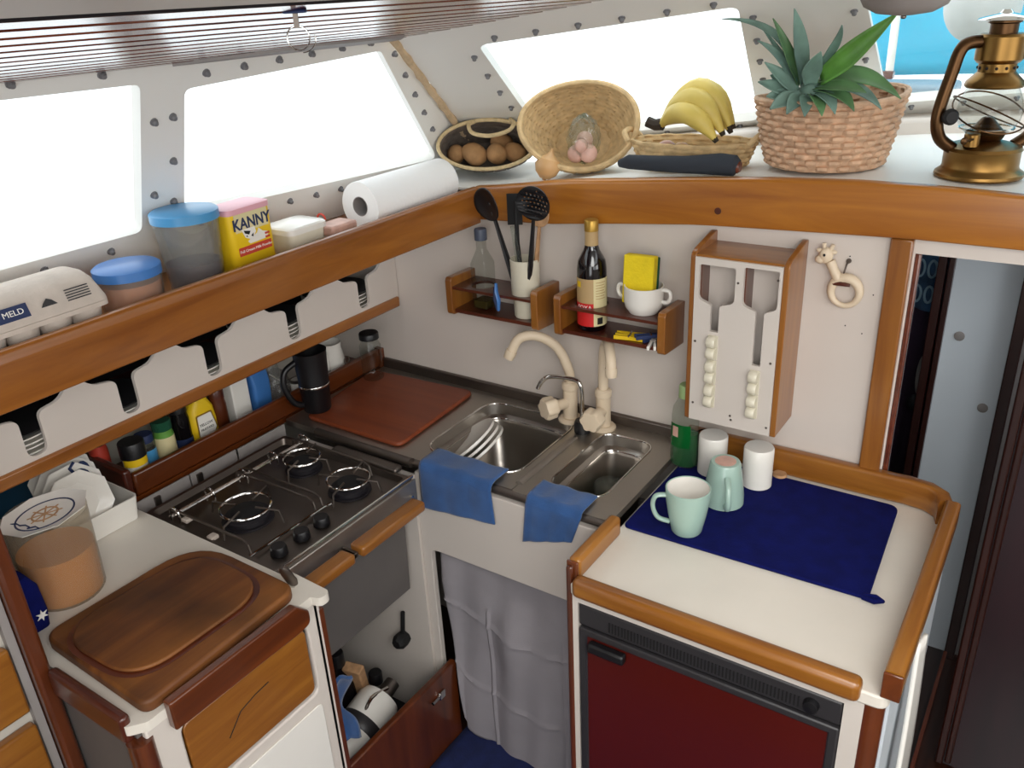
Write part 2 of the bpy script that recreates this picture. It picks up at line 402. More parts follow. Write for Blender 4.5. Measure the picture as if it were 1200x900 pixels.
# galley bulkhead and the wide doorway on its right
struct('wall_back', MB().box(-.18, .13, 0, .02, FL, 1.33).box(.13, 1.19, 0, .02, FL, 1.372).box(1.19, 2.8, 0, .02, 1.341, 1.372), M['wall'])
struct('trim_4', MB().box(1.152, 1.187, -.014, .004, .935, 1.366), M['teakz'], bevel=.003)          # door post
struct('trim_5', MB().box(1.1895, 1.199, .002, .016, .30, 1.341), M['gtrim'], bevel=.003)
struct('wall_hull', MB().box(-.20, -.18, -3, .02, FL, 1.33), M['hull'])
struct('wall_passage', MB().box(1.197, 1.327, .515, .535, FL, 1.41), M['cool'])
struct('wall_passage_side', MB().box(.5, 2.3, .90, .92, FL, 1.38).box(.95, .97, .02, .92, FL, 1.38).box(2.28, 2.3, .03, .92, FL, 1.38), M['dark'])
struct('door_1', MB().box(1.163, 1.181, .50, .54, FL, 1.41).box(1.185, 1.197, .495, .54, FL, 1.41), M['dred'], bevel=.002)
struct('trim_6', MB().box(1.327, 1.350, .49, .545, FL, 1.41), M['dred'], bevel=.002)
struct('wall_passage_end', MB().box(1.350, 2.3, .515, .535, FL, 1.41), M['grey'])
mb = MB()
for dx, dz in ((1.228, 1.02), (1.222, .60), (1.275, .48), (1.30, .86)):
    mb.lathe([(.011, 0), (.011, .002), (.009, .003), (0, .003)], 14, frame((dx, .515, dz), (1, 0, 0), (0, 0, 1)))
w = bpy.data.objects['wall_passage']; build('plug', mb, M['grey'], w)

# starboard side with its windows and the aft bulkhead with the companionway
SF = frame((2.8, 0, 0), (0, -1, 0), (0, 0, 1))
struct('wall_right', MB().plate([(-1.2, FL), (3, FL), (3, 1.98), (-1.2, 1.98)], [rrect(.1, 1.3, 1.20, 1.72, .05), rrect(1.5, 2.7, 1.20, 1.72, .05)], 0, .02, SF), M['white'])
AF = frame((0, -3.0, 0), (1, 0, 0), (0, 0, 1))
struct('wall_aft', MB().plate([(-.2, FL), (2.8, FL), (2.8, 1.98), (-.2, 1.98)], [rrect(1.2, 2.2, .6, 1.8, .04)], 0, .02, AF), M['white'])

# ---------------------------------------------------------------- ledges under the windows
t = thing('side_shelf', 'varnished wooden ledge with deep lip running under the side windows', 'shelf', (.335, -.7, 1.31))
build('shelf_board', MB().box(.10, .320, -3, .16, ZL - .018, ZL), M['fasc'], t)
pf = rpoly([(.318, 1.310), (.336, 1.310), (.336, 1.372), (.333, 1.387), (.318, 1.387)], [.003, .003, .006, .007, .006], 3)
build('fascia_board', MB().loft([[(a, -3.0, b) for a, b in pf], [(a, -.022, b) for a, b in pf]]), M['fasc'], t)
t = thing('bulkhead_shelf', 'varnished wooden ledge with curved lip below the raked windscreen', 'shelf', (.9, -.02, 1.36))
mb = MB(); xs = [.325 + i * (2.25 - .325) / 40 for i in range(41)]
loops = []
for q in [.12 + i * .05 for i in range(5)] + xs[1:]:
    yb = .245 + .45 * (q - .15) + .02
    loops.append([(q, .0, zs(q) - .012), (q, yb, zs(q) - .012), (q, yb, zs(q)), (q, .0, zs(q))])
mb.loft(loops); build('shelf_board', mb, M['cabin'], t)
mb = MB(); loops = []
for q in xs:
    b, tp = lerp_tab(FB, q), lerp_tab(FT, q)
    pr = rpoly([(-.022, b), (0, b), (0, tp), (-.022, tp)], [.003, .001, .004, .008], 3)
    loops.append([(q, yy, z) for yy, z in pr])
mb.loft(loops); build('fascia_board', mb, M['fascx'], t)
build('plug_hole', MB().lathe([(.0062, 0), (.0062, .0012), (0, .0012)], 16, frame((.862, -.0225, 1.385), (1, 0, 0), (0, 0, 1))), M['redx'], t)

# ---------------------------------------------------------------- slotted locker under the side deck
t = thing('slotted_locker', 'white locker front with five bottle-shaped slots and wooden bottom rail', 'locker', (.06, -.6, 1.074))
sl = [-1.27, -1.085, -.902, -.728, -.545, -.335, -.119]
holes = []
for i, c in enumerate(sl):
    a, b = .083, .078
    if i == len(sl) - 1: b, a = .075, .09
    h = [(c - a, 1.315), (c - a, 1.205), (c - .055, 1.182), (c - .017, 1.176), (c - .017, 1.106), (c + .017, 1.106), (c + .017, 1.176), (c + .055, 1.182), (c + b, 1.205), (c + b, 1.315)]
    holes.append(rpoly(h, [.01, .015, .03, .014, .016, .016, .014, .03, .015, .01], 5))
YF = frame((.06, 0, 0), (0, 1, 0), (0, 0, 1))
build('front_panel', MB().plate([(-1.6, 1.088), (-.002, 1.088), (-.002, 1.33), (-1.6, 1.33)], holes, -.008, 0, YF), M['wall'], t)
build('bottom_rail', MB().box(.052, .066, -1.6, -.006, 1.074, 1.0995), M['fasc'], t, bevel=.004)
build('locker_floor', MB().box(-.18, .055, -1.6, -.002, 1.074, 1.084), M['redx'], t)
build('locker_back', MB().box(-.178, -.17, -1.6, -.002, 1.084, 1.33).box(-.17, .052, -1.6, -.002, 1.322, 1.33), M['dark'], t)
pl = {}
slotname = {6: 'nearest the corner', 5: 'second from the corner', 3: 'fourth from the corner', 2: 'at the far left'}
first = None
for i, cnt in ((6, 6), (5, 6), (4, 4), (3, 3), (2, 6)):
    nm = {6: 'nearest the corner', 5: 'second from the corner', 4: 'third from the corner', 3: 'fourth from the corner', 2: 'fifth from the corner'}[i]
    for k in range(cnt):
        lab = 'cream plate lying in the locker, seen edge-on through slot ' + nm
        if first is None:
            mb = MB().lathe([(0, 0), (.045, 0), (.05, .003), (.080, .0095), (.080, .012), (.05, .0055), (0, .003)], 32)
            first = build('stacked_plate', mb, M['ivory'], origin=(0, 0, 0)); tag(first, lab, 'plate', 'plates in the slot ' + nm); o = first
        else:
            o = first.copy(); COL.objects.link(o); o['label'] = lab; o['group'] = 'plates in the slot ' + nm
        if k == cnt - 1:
            o.data = o.data.copy(); o.data.materials[0] = M['blackm']; o['label'] = 'plate coloured black to imitate shade on top of the cream plates behind slot ' + nm  # top plate blackened to imitate the shade inside the locker
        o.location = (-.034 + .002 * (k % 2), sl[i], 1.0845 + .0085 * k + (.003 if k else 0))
struct('trim_7', MB().loft([[(q, .245 + .45 * (q - .15) - o, zs(q) + h) for o, h in ((.15, -.004), (.15, .026), (.142, .032), (.0, .032), (.0, -.004))] for q in [.42 + i * .1 for i in range(19)]]), M['white'], bevel=.003)
# things outside the windows
mb = MB().grid(lambda u, v: (.62 + 2.6 * u, 1.45 + .05 * math.sin(9 * u + 4 * v) + .03 * math.sin(21 * u * v + 2) - .10 * v, 1.455 + .9 * v + .012 * math.sin(6 * u)), 50, 24)
o = build('boat_cover', mb, M['tarp'], solid=.004); tag(o, 'bright blue canvas cover hanging outside beyond the windscreen', 'cover')
o = build('foredeck_box', MB().box(.86, 1.06, 1.08, 1.22, 1.38, 1.481), M['deck'], bevel=.01); tag(o, 'blue-grey deck box outside under the blue cover', 'box')
t = thing('window_stay', 'white upright window stay with brown foot against the blue cover', 'stay', (.996, .60, 1.545))
build('rod', MB().tube([(.994, .60, 1.56), (.994, .60, 1.80)], .0085, 10), M['ivory'], t)
build('foot', MB().box(.972, 1.004, .588, .612, 1.545, 1.562), M['gtrim'], t, bevel=.003)
o = build('deck_strut', MB().box(-.065, .065, -.012, .012, -.008, .008, T(1.043, .85, 1.472, 0, 0, -.85)), M['deck'], bevel=.003); tag(o, 'grey metal strut slanting up outside behind the lantern', 'strut')
# ================================================================== sink run
t = thing('sink_unit', 'stainless steel double sink unit set in the corner worktop', 'sink', (.4, -.17, .9))
ZT = .9
big = rrect(.352, .582, -.298, -.045, .05, 8); small = rrect(.652, .768, -.290, -.056, .035, 8)
build('sink_top', MB().plate(rpoly([(-.011, -.345), (.605, -.345), (.605, 0), (-.011, 0)], [.004, .012, .001, .001], 4), [big], ZT - .014, ZT), M['steel'], t, bevel=.003)
build('drainer_top', MB().plate(rpoly([(.607, -.345), (.818, -.345), (.818, -.004), (.607, -.004)], [.006, .012, .003, .001], 4), [small], ZT - .012, ZT + .001), M['steel'], t, bevel=.003)
def basin(name, x0, x1, y0, y1, r, depth, ins=.045):
    L = []
    def loop(d, z, rr): return [(a, b, z) for a, b in rrect(x0 + d, x1 - d, y0 + d, y1 - d, rr, 8)]
    L += [loop(0, ZT, r), loop(.003, ZT - .022, r), loop(.012, ZT - .027, r - .006), loop(.016, ZT - .035, r - .008), loop(min(.026, ins * .8), ZT - depth + .02, r - .008), loop(ins, ZT - depth, r * .5)]
    mb = MB().loft(L, None, False, True)
    b = build(name, mb, M['basin'], t)
    build('rim_line', MB().tube([Vector(p) + Vector((0, 0, .0006)) for p in loop(-.001, ZT, r)], .0022, 6, None, True), M['chrome'], b)
    build('step_line', MB().tube([Vector(p) for p in loop(.012, ZT - .029, r - .006)], .0022, 6, None, True), M['chrome'], b)
    return b
b1 = basin('large_basin', .352, .582, -.298, -.045, .05, .15)
build('drain', MB().lathe([(0, 0), (.018, 0), (.02, .002), (.024, .002), (.024, 0)], 20, T(.47, -.16, ZT - .1505)), M['dsteel'], b1)
basin('small_basin', .652, .768, -.290, -.056, .035, .15, .022)
build('joint_rail', MB().tube([(.607, -.108, ZT + .001), (.607, -.20, ZT + .002), (.607, -.318, ZT + .001)], .0085, 12, None, flat=.7), M['steely'], t)
build('upstand', MB().box(-.010, .818, -.011, 0, ZT - .004, ZT + .024), M['dsteel'], t, bevel=.003)
build('front_lip', MB().tube([(.36, -.343, ZT - .008), (.815, -.343, ZT - .008)], .0085, 10), M['dsteel'], t)
build('side_lip', MB().tube([(.095, -.350, ZT - .003), (.230, -.353, ZT - .003), (.368, -.353, ZT - .003)], .0105, 10), M['dsteel'], t)

t = thing('sink_cabinet', 'white cabinet front under the sinks with a curtained opening', 'cabinet', (.6, -.34, FL))
XF = frame((0, -.341, 0), (1, 0, 0), (0, 0, 1))
build('front_panel', MB().plate(rpoly([(.374, .20), (.397, .20), (.397, .697), (.812, .697), (.812, .880), (.374, .880)], [0, 0, .02, 0, 0, .0], 5), [], 0, .014, XF), M['white'], t, bevel=.002)
build('side_panel', MB().box(.05, .374, -.362, -.352, FL, .872), M['white'], t)
build('inner_panel', MB().box(.40, .81, -.03, -.02, FL, .74), M['grey'], t)
def cur(u, v):
    x = .402 + .408 * u; z = .710 - .535 * v
    if u < .25: z += .07 * (1 - u / .25) ** 1.5 * v
    f = .006 * math.sin(u * 13 + 1.0) + .004 * math.sin(u * 29 + 3 * v) + .004 * math.sin(9 * v + 5 * u)
    f += .022 * math.exp(-((u - .42) / .18) ** 2 - ((v - .33) / .16) ** 2) - .016 * math.exp(-((u - .5) / .12) ** 2 - ((v - .15) / .09) ** 2)
    for c, a in ((.30, .005), (.66, .004)): f += a * max(0, 1 - abs(v - c - .08 * u) / .012)      # fold lines
    for c in (.30, .74): f += .005 * max(0, 1 - abs(u - c) / .014) * (v > .25)
    f *= min(1, v * 5)
    return (x + .045 * v * (u < .12) * (1 - u / .12), -.330 - f - .018 * v, z + .012 * math.sin(7 * u) * v ** 4)
o = build('curtain', MB().grid(cur, 70, 70), M['curtain'], solid=.002); tag(o, 'creased pale grey curtain hanging below the sinks', 'curtain')
o = build('floor_mat', MB().grid(lambda u, v: (.43 + .75 * u, -1.0 + .72 * v, FL + .012 + .003 * math.sin(40 * u) * math.sin(33 * v)), 40, 40), M['rug'], solid=.012); tag(o, 'dark blue mat on the cabin floor below the grey curtain', 'mat')

# taps
def mixer(name, lab, base, knob_dir, pts, r):
    bx, by = base
    t = thing(name, lab, 'tap', (bx, by, ZT))
    build('base_flange', MB().lathe([(0, 0), (.027, 0), (.027, .004), (.022, .009), (.0, .009)], 24, T(bx, by, ZT + .0015)), M['beige'], t)
    build('body', MB().lathe([(.0, .006), (.0165, .006), (.0155, .03), (.0155, .075), (.0175, .078), (.0175, .09), (.013, .094), (0, .094)], 24, T(bx, by, ZT)), M['beige'], t, smooth=30)
    kd = Vector(knob_dir).normalized(); o = Vector((bx, by, ZT + .045))
    F = frame(o, kd.cross(Vector((0, 0, 1))), Vector((0, 0, 1)))
    if F.col[2].to_3d().dot(kd) < 0: F = frame(o, -kd.cross(Vector((0, 0, 1))), Vector((0, 0, 1)))
    build('valve_stem', MB().lathe([(.012, .0), (.012, .032), (.015, .034), (.015, .04)], 18, F), M['beige'], t)
    loops = []
    for z, rr in ((.038, .016), (.042, .0225), (.062, .0235), (.068, .0205), (.069, .010)):
        loops.append([(rr * (1 + .09 * math.cos(6 * a)) * math.cos(a), rr * (1 + .09 * math.cos(6 * a)) * math.sin(a), z) for a in [2 * PI * i / 36 for i in range(36)]])
    build('knob', MB().loft(loops, F), M['beige'], t)
    sp = build('spout', MB().tube(pts, r, 14), M['beige'], t)
    e = Vector(pts[-1]); d = (Vector(pts[-1]) - Vector(pts[-2])).normalized()
    F2 = frame(e - d * .004, d.cross(Vector((0, 1, .1))), d.cross(d.cross(Vector((0, 1, .1)))))
    build('nozzle', MB().tube([e - d * .004, e + d * .004, e + d * .0145], [r * 1.16, r * 1.2, r * 1.05], 14), M['beige'], sp)
    return t
def arc(p0, pts, n=26):
    P = [Vector(p0)] + [Vector(p) for p in pts]; out = []
    for i in range(len(P) - 1):
        a = P[max(i - 1, 0)]; b = P[i]; c = P[i + 1]; d = P[min(i + 2, len(P) - 1)]
        for k in range(n // (len(P) - 1)):
            s = k / (n // (len(P) - 1))
            out.append(.5 * ((2 * b) + (c - a) * s + (2 * a - 5 * b + 4 * c - d) * s * s + (3 * b - a - 3 * c + d) * s ** 3))
    out.append(P[-1]); return out
mixer('mixer_tap', 'beige swan-neck tap arching over the large sink', (.560, -.041), (-.45, -.9, .15),
      arc((.560, -.041, .985), [(.558, -.042, 1.02), (.537, -.052, 1.072), (.505, -.078, 1.101), (.475, -.100, 1.098), (.460, -.112, 1.068)], 30), .0105)
mixer('mixer_tap', 'beige swan-neck tap turned towards the viewer over the small sink', (.640, -.040), (.06, -1, .1),
      arc((.640, -.040, .985), [(.640, -.040, 1.03), (.642, -.041, 1.080), (.655, -.050, 1.105), (.674, -.078, 1.106), (.690, -.102, 1.094), (.694, -.108, 1.074)], 30), .0105)
t = thing('filter_tap', 'thin chrome water tap with black base between the two beige taps', 'tap', (.609, -.076, ZT))
build('base', MB().lathe([(0, .001), (.017, .001), (.018, .02), (.015, .028), (0, .028)], 20, T(.609, -.076, ZT)), M['black'], t)
build('spout', MB().tube(arc((.609, -.076, .925), [(.609, -.076, .975), (.606, -.076, 1.008), (.590, -.077, 1.019), (.545, -.090, 1.021), (.527, -.097, 1.012), (.516, -.101, .992)], 36), .0048, 10), M['chrome'], t)

# dish cloths over the sink's front edge
def cloth(x0t, x1t, x0b, x1b, yb, zb0, zb1, sk):
    def f(u, v):
        xa = x0t + (x1t - x0t) * u; xb = x0b + (x1b - x0b) * u
        L = .05
        s = v * (L + .02 + (.895 - (zb0 + (zb1 - zb0) * u)))
        w = .0012 * math.sin(u * 9 + sk) * (1 + v)
        if s < L: return (xa, yb + (L - s) * 1.0, .9085 + .0015 * math.sin(14 * u + sk) )
        s2 = s - L
        if s2 < .02:
            a = s2 / .02 * PI / 2; return (xa, yb - .012 * math.sin(a), .8965 + .012 * math.cos(a))
        k = (s2 - .02) / max(1e-4, (.895 - (zb0 + (zb1 - zb0) * u)))
        return (xa + (xb - xa) * k, yb - .013 - abs(w) - .003 * k, .8965 - (s2 - .02))
    return MB().grid(f, 24, 40)
o = build('dish_cloth', cloth(.391, .568, .392, .576, -.345, .803, .822, 0), M['blue'], solid=.003); tag(o, 'blue dish cloth draped over the edge of the large sink', 'cloth')
o = build('dish_cloth', cloth(.648, .765, .640, .748, -.345, .806, .842, 2), M['blue'], solid=.003); tag(o, 'blue dish cloth draped over the edge of the small sink', 'cloth')

# dishes in the sinks
axd = Vector((-.55, -.20, .80)).normalized()
for i, (dd, dr, lab) in enumerate(((.0, .082, 'lowest cream plate leaning in the large sink'), (.012, .080, 'middle cream plate leaning in the large sink'), (.024, .076, 'uppermost cream plate leaning in the large sink'))):
    c = Vector((.412, -.195, .850)) + axd * dd
    F = frame(c, axd.cross(Vector((0, 1, 0))), axd.cross(axd.cross(Vector((0, 1, 0)))))
    o = build('dirty_plate', MB().lathe([(0, 0), (dr * .6, 0), (dr * .65, .003), (dr, .0095), (dr, .0150), (dr * .62, .0070), (0, .004)], 36, F), M['ivory']); tag(o, lab, 'plate', 'plates leaning in the large sink')
t = thing('sieve', 'small dark sieve lying on the bottom of the large sink', 'sieve', (.48, -.19, .752))
build('bowl', MB().lathe([(.030, .02), (.034, .02), (.030, .008), (.012, .001), (0, .001)], 22, T(.475, -.20, .7535)), M['steel'], t)
build('handle', MB().tube([(.505, -.20, .772), (.53, -.195, .79), (.552, -.20, .806)], [.004, .006, .005], 8, flat=.5), M['black'], t)
o = build('glass_tumbler', MB().lathe([(.026, .0), (.028, .001), (.031, .078), (.028, .084), (0, .085), (0, .081), (.026, .078), (.026, .0)], 28, T(.704, -.140, .7522)), M['plasticg']); tag(o, 'clear tumbler standing upside down in the small sink', 'glass')

# board and jar in the corner
cb = rpoly([(.033, -.322), (.312, -.324), (.296, -.036), (-.005, -.055)], .022, 5)
o = build('counter_board', MB().prism(cb, .9005, .911), M['board2'], bevel=.004, origin=(.15, -.18, .9)); tag(o, 'smooth reddish-brown board covering the counter in the corner', 'chopping board')
t = thing('glass_jar', 'tall clear jar with dark lid in the counter corner', 'jar', (.032, -.092, .9115))
build('jar', MB().lathe([(0, 0), (.024, 0), (.026, .004), (.026, .085), (.021, .095), (.021, .105)], 28, T(.032, -.092, .9118)), M['glass'], t)
build('lid', MB().lathe([(0, .118), (.0225, .118), (.024, .116), (.024, .103), (.0, .103)], 28, T(.032, -.092, .9118)), M['black'], t)
t = thing('insulated_mug', 'black tapered thermal mug with side handle behind the stove', 'mug', (.035, -.285, .912))
build('body', MB().lathe([(0, 0), (.029, 0), (.031, .004), (.0335, .060), (.0345, .062), (.0345, .066), (.034, .07), (.0375, .14), (.0385, .145), (.0355, .145), (.033, .07), (0, .06)], 30, T(.035, -.285, .9115)), M['black'], t)
build('band', MB().lathe([(.0348, .0615), (.0354, .0625), (.0354, .0655), (.0348, .0665)], 30, T(.035, -.285, .9115)), M['chrome'], t)
build('handle', MB().tube(arc((.02, -.316, 1.035), [(.012, -.343, 1.02), (.012, -.350, .985), (.018, -.336, .945), (.022, -.313, .93)], 20), .007, 10), M['black'], t)

# ================================================================== stove
t = thing('gas_stove', 'three-burner stainless gas hob with wire pan rails', 'stove', (.21, -.56, .83))
build('hob_tray', MB().loft([[(a, b, z) for a, b in rrect(x0, x1, y0, y1, r, 5)] for x0, x1, y0, y1, r, z in ((.030, .400, -.745, -.387, .012, .838), (.030, .400, -.745, -.387, .012, .888), (.034, .396, -.741, -.391, .010, .892), (.042, .388, -.733, -.399, .010, .892), (.046, .384, -.729, -.403, .012, .880))]), M['dsteel'], t)
build('front_panel', MB().box(.399, .404, -.747, -.385, .828, .888), M['steely'], t, bevel=.002)
build('rim_bead', MB().tube([(.397, -.745, .8925), (.397, -.387, .8925)], .0032, 8), M['chrome'], t)
for (cx, cy, r) in ((.210, -.645, .042), (.166, -.460, .033), (.310, -.475, .037)):
    bu = build('burner', MB().lathe([(r * 1.15, .880), (r * 1.15, .8835), (r, .884), (r, .892), (r * .9, .894), (0, .894)], 28, T(cx, cy, 0)), M['iron'], t)
    build('burner_cap', MB().lathe([(0, .903), (r * .62, .903), (r * .72, .900), (r * .72, .894), (0, .894)], 24, T(cx, cy, 0)), M['blackm'], bu)
    build('support_ring', MB().tube([(cx + r * 1.12 * math.cos(a), cy + r * 1.12 * math.sin(a), .908) for a in [2 * PI * i / 32 for i in range(32)]], .0026, 8, None, True), M['chrome'], bu)
def wire(name, pts, r=.0024, m='chrome'): return build(name, MB().tube(pts, r, 8), M[m], t)
for y in (-.722, -.566, -.548, -.412):
    wire('pan_support', [(.085, y, .882), (.087, y, .905), (.105, y, .909), (.290, y, .909), (.305, y, .903), (.310, y, .882)], .0026, 'dsteel')
for cx, cy, r in ((.210, -.645, .042), (.166, -.460, .033), (.310, -.475, .037)):
    for a in (.3, 1.87, 3.44, 5.01):
        c, s = math.cos(a), math.sin(a)
        wire('pan_finger', [(cx + c * r * .5, cy + s * r * .5, .909), (cx + c * r * 1.7, cy + s * r * 1.7, .909), (cx + c * r * 1.85, cy + s * r * 1.85, .884)], .0022, 'dsteel')
for dx, dz in ((.0, 0), (.010, .004)):
    wire('back_rail', [(.100 + dx, -.735, .900 + dz), (.102 + dx, -.56, .900 + dz), (.104 + dx, -.392, .900 + dz)], .0028)
for y in (-.725, -.645, -.565, -.485, -.400):
    wire('rail_hoop', arc((.118, y, .888), [(.118, y, .908), (.105, y, .916), (.092, y, .908), (.092, y, .884)], 16), .0022)
wire('front_rail', [(.316, -.735, .888), (.316, -.55, .888), (.318, -.535, .886)], .0026)
for y in (-.692, -.638, -.588):
    build('knob', MB().lathe([(0, .016), (.013, .016), (.0145, .013), (.016, 0), (0, 0)], 22, T(.347, y, .882)), M['black'], t)
for x, y in ((.125, -.715), (.215, -.728)):
    build('clip', MB().box(x - .008, x + .008, y - .008, y + .008, .888, .896), M['carton'], t, bevel=.002)
build('side_bracket', MB().box(.18, .36, -.395, -.372, .888, .900), M['dsteel'], t, bevel=.004)
wire('front_screw', [(.404, -.405, .857), (.409, -.405, .857)], .004)

t = thing('stove_splashback', 'dull metal sheets lining the recess behind the stove', 'splashback', (0, -.55, .79))
for y0, y1 in ((-.735, -.615), (-.612, -.495), (-.492, -.36)):
    build('metal_sheet', MB().box(-.004 + .003 * (y0 > -.6), .0 + .003 * (y0 > -.6), y0, y1, .79, .8985), M['grey'], t, bevel=.001)
for y in (-.700, -.600):
    build('bracket', MB().box(.001, .006, y, y + .012, .81, .892), M['dsteel'], t)
build('floor_sheet', MB().box(0, .33, -.74, -.365, .782, .79), M['grey'], t)
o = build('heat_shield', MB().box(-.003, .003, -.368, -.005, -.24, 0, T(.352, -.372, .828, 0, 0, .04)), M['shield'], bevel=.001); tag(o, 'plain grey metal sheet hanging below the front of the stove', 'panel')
for y0, y1, lab in ((-.735, -.612, 'short varnished wooden bar under the left half of the stove'), (-.594, -.416, 'longer varnished wooden bar under the right half of the stove')):
    t = thing('pot_bar', lab, 'bar', (.435, (y0 + y1) / 2, .85))
    build('bar', MB().box(.418, .452, y0, y1, .846, .868), M['teak'], t, bevel=.006, seg=3)
    e = y1 if y0 < -.7 else y0
    build('hinge', MB().box(.405, .440, e - (0 if y0 < -.7 else .013), e + (.013 if y0 < -.7 else 0), .846, .857), M['dsteel'], t, bevel=.002)

# spice niche outboard of the stove
t = thing('spice_shelf', 'dark red fiddle rail holding the jars behind the stove', 'shelf', (-.03, -.4, .895))
build('shelf_board', MB().box(-.18, -.022, -.735, 0, .886, .897), M['red'], t)
build('fiddle', MB().box(-.032, -.018, -.718, -.012, .899, .948), M['red'], t, bevel=.005)
build('end_fiddle', MB().box(-.18, -.018, -.737, -.720, .897, .962), M['redx'], t, bevel=.005)
build('corner_fiddle', MB().box(-.034, -.012, -.012, -.001, .897, .948), M['red'], t)

# locker below the stove
t = thing('bottle_locker', 'open floor locker with dark wooden board below the stove', 'locker', (.42, -.55, FL))
build('front_board', MB().box(.412, .428, -.748, -.345, FL, .400), M['redz'], t, bevel=.004)
build('back_panel', MB().box(-.18, -.17, -.74, -.345, FL, .78), M['hull'], t)
build('latch', MB().box(.428, .436, -.418, -.398, .343, .362).lathe([(.004, 0), (.004, .022)], 10, frame((.432, -.418, .352), (1, 0, 0), (0, 0, 1))), M['chrome'], t, bevel=.002)
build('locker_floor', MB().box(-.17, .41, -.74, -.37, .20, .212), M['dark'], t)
# things in that locker
t = thing('metal_canister', 'pale metal canister with dark band lying in the bottle locker', 'canister', (.30, -.55, .30))
F = frame((.335, -.66, .255), (1, 0, -.25), (.12, .0, 1)); F = frame((.330, -.665, .265), (.9, -.3, -.2), (.2, .1, 1))
ax = Vector((-.05, .97, .22)); F = frame((.325, -.665, .300), ax.cross(Vector((0, 0, 1))), ax.cross(ax.cross(Vector((0, 0, 1)))))
build('body', MB().lathe([(0, 0), (.045, 0), (.05, .008), (.05, .175), (.044, .19), (.02, .2), (0, .2)], 30, F), M['ivory'], t)
build('band', MB().lathe([(.0505, .095), (.052, .097), (.052, .122), (.0505, .124)], 30, F), M['fgrey'], t)
build('cap', MB().lathe([(0, .235), (.017, .235), (.018, .2), (0, .2)], 18, F), M['dsteel'], t)
def bottle(name, lab, cat, x, y, z, prof, body, cap, capprof, rot=None):
    t = thing(name, lab, cat, (x, y, z))
    build('bottle', MB().lathe(prof, 26, T(x, y, z) if rot is None else rot), M[body], t)
    build('cap', MB().lathe(capprof, 22, T(x, y, z) if rot is None else rot), M[cap], t)
    return t
bottle('clear_bottle', 'clear bottle with black cap standing at the right of the locker', 'bottle', .255, -.432, .2125, [(0, 0), (.030, 0), (.032, .004), (.032, .07), (.013, .10), (.012, .115)], 'plasticg', 'black', [(0, .138), (.0145, .138), (.016, .135), (.016, .110), (0, .110)])
bottle('dark_bottle', 'dark bottle with black cap at the back of the bottle locker', 'bottle', .23, -.515, .2125, [(0, 0), (.03, 0), (.032, .005), (.032, .17), (.014, .21), (.013, .22)], 'darkgl', 'black', [(0, .250), (.0165, .25), (.018, .246), (.018, .216), (0, .216)])
o = build('wooden_block', MB().box(-.022, .022, -.012, .012, 0, .13, T(.240, -.470, .3, .3, .28, .1)), M['cork'], bevel=.003); tag(o, 'pale wooden wedge among the bottles in the locker', 'wedge')
o = build('steel_rack_wire', MB().tube(arc((.34, -.60, .33), [(.335, -.56, .36), (.33, -.52, .385), (.33, -.47, .372)], 14), .004, 8), M['chrome']); tag(o, 'bent steel wire handle lying over the canister', 'wire')
o = build('blue_bag', MB().grid(lambda u, v: (.385 - .03 * math.sin(PI * v), -.728 + .115 * u + .01 * math.sin(9 * v), .40 + .16 * v + .012 * math.sin(11 * u)), 16, 18), M['blue'], solid=.006); tag(o, 'blue cloth bag at the left end of the bottle locker', 'bag')
o = build('gas_valve', MB().lathe([(.016, 0), (.018, .01), (.018, .025), (.012, .034), (0, .034)], 8, frame((.300, -.364, .425), (1, 0, 0), (0, 0, 1))).tube([(.30, -.372, .44), (.305, -.369, .50)], .005, 8), M['blackm']); tag(o, 'black valve knob on the white side of the sink cabinet', 'valve')

# ================================================================== cabinet at the left with drawer
t = thing('drawer_cabinet', 'white cabinet with varnished drawer front left of the stove', 'cabinet', (.4, -.91, FL))
build('worktop', MB().plate(rpoly([(-.18, -1.072), (.305, -1.072), (.305, -1.085), (.485, -1.085), (.503, -1.062), (.503, -.765), (.520, -.760), (.520, -.738), (.42, -.734), (.415, -.748), (-.18, -.748)], [0, 0, 0, .012, .012, .003, .012, .012, .003, .003, 0], 4), [], .884, .9), M['top'], t, bevel=.002)
XR = frame((.500, 0, 0), (0, 1, 0), (0, 0, 1))
build('face_frame', MB().plate([(-1.068, FL), (-.752, FL), (-.752, .884), (-1.068, .884)], [rpoly([(-1.02, .712), (-.779, .712), (-.779, .851), (-1.02, .851)], .016, 5)], -.012, 0, XR), M['white'], t, bevel=.003)
dr = build('drawer', MB().prism(rpoly([(-1.016, .716), (-.783, .716), (-.783, .847), (-1.016, .847)], .014, 5), -.012, -.003, XR), M['teak'], t, bevel=.002)
build('scratch', MB().tube([(.4978, -.952, .765), (.4978, -.925, .795), (.4978, -.895, .803), (.4978, -.868, .806)], .0008, 6), M['blackm'], dr)
build('door_panel', MB().prism(rpoly([(-1.02, .26), (-.779, .26), (-.779, .690), (-1.02, .690)], .012, 5), 0, .003, XR), M['ivory'], t, bevel=.002)
build('side_panel', MB().box(-.18, .488, -1.0745, -1.066, FL, .884), M['shield'], t)
build('stove_side', MB().box(-.18, .500, -.760, -.750, FL, .884), M['white'], t)
build('edge_strip', MB().box(.486, .5005, -.751, -.742, FL, .862), M['redz'], t)
build('corner_post', MB().lathe([(.0175, FL), (.0175, .872), (0, .872)], 16, T(.4895, -1.0725, 0)), M['redz'], t)
build('front_fiddle', MB().prism(rpoly([(-1.035, .866), (-.806, .864), (-.783, .868), (-.783, .893), (-.806, .915), (-1.035, .915)], [.004, .006, .012, .012, .006, .004], 4), .001, .018, XR), M['red'], t, bevel=.004, seg=3)
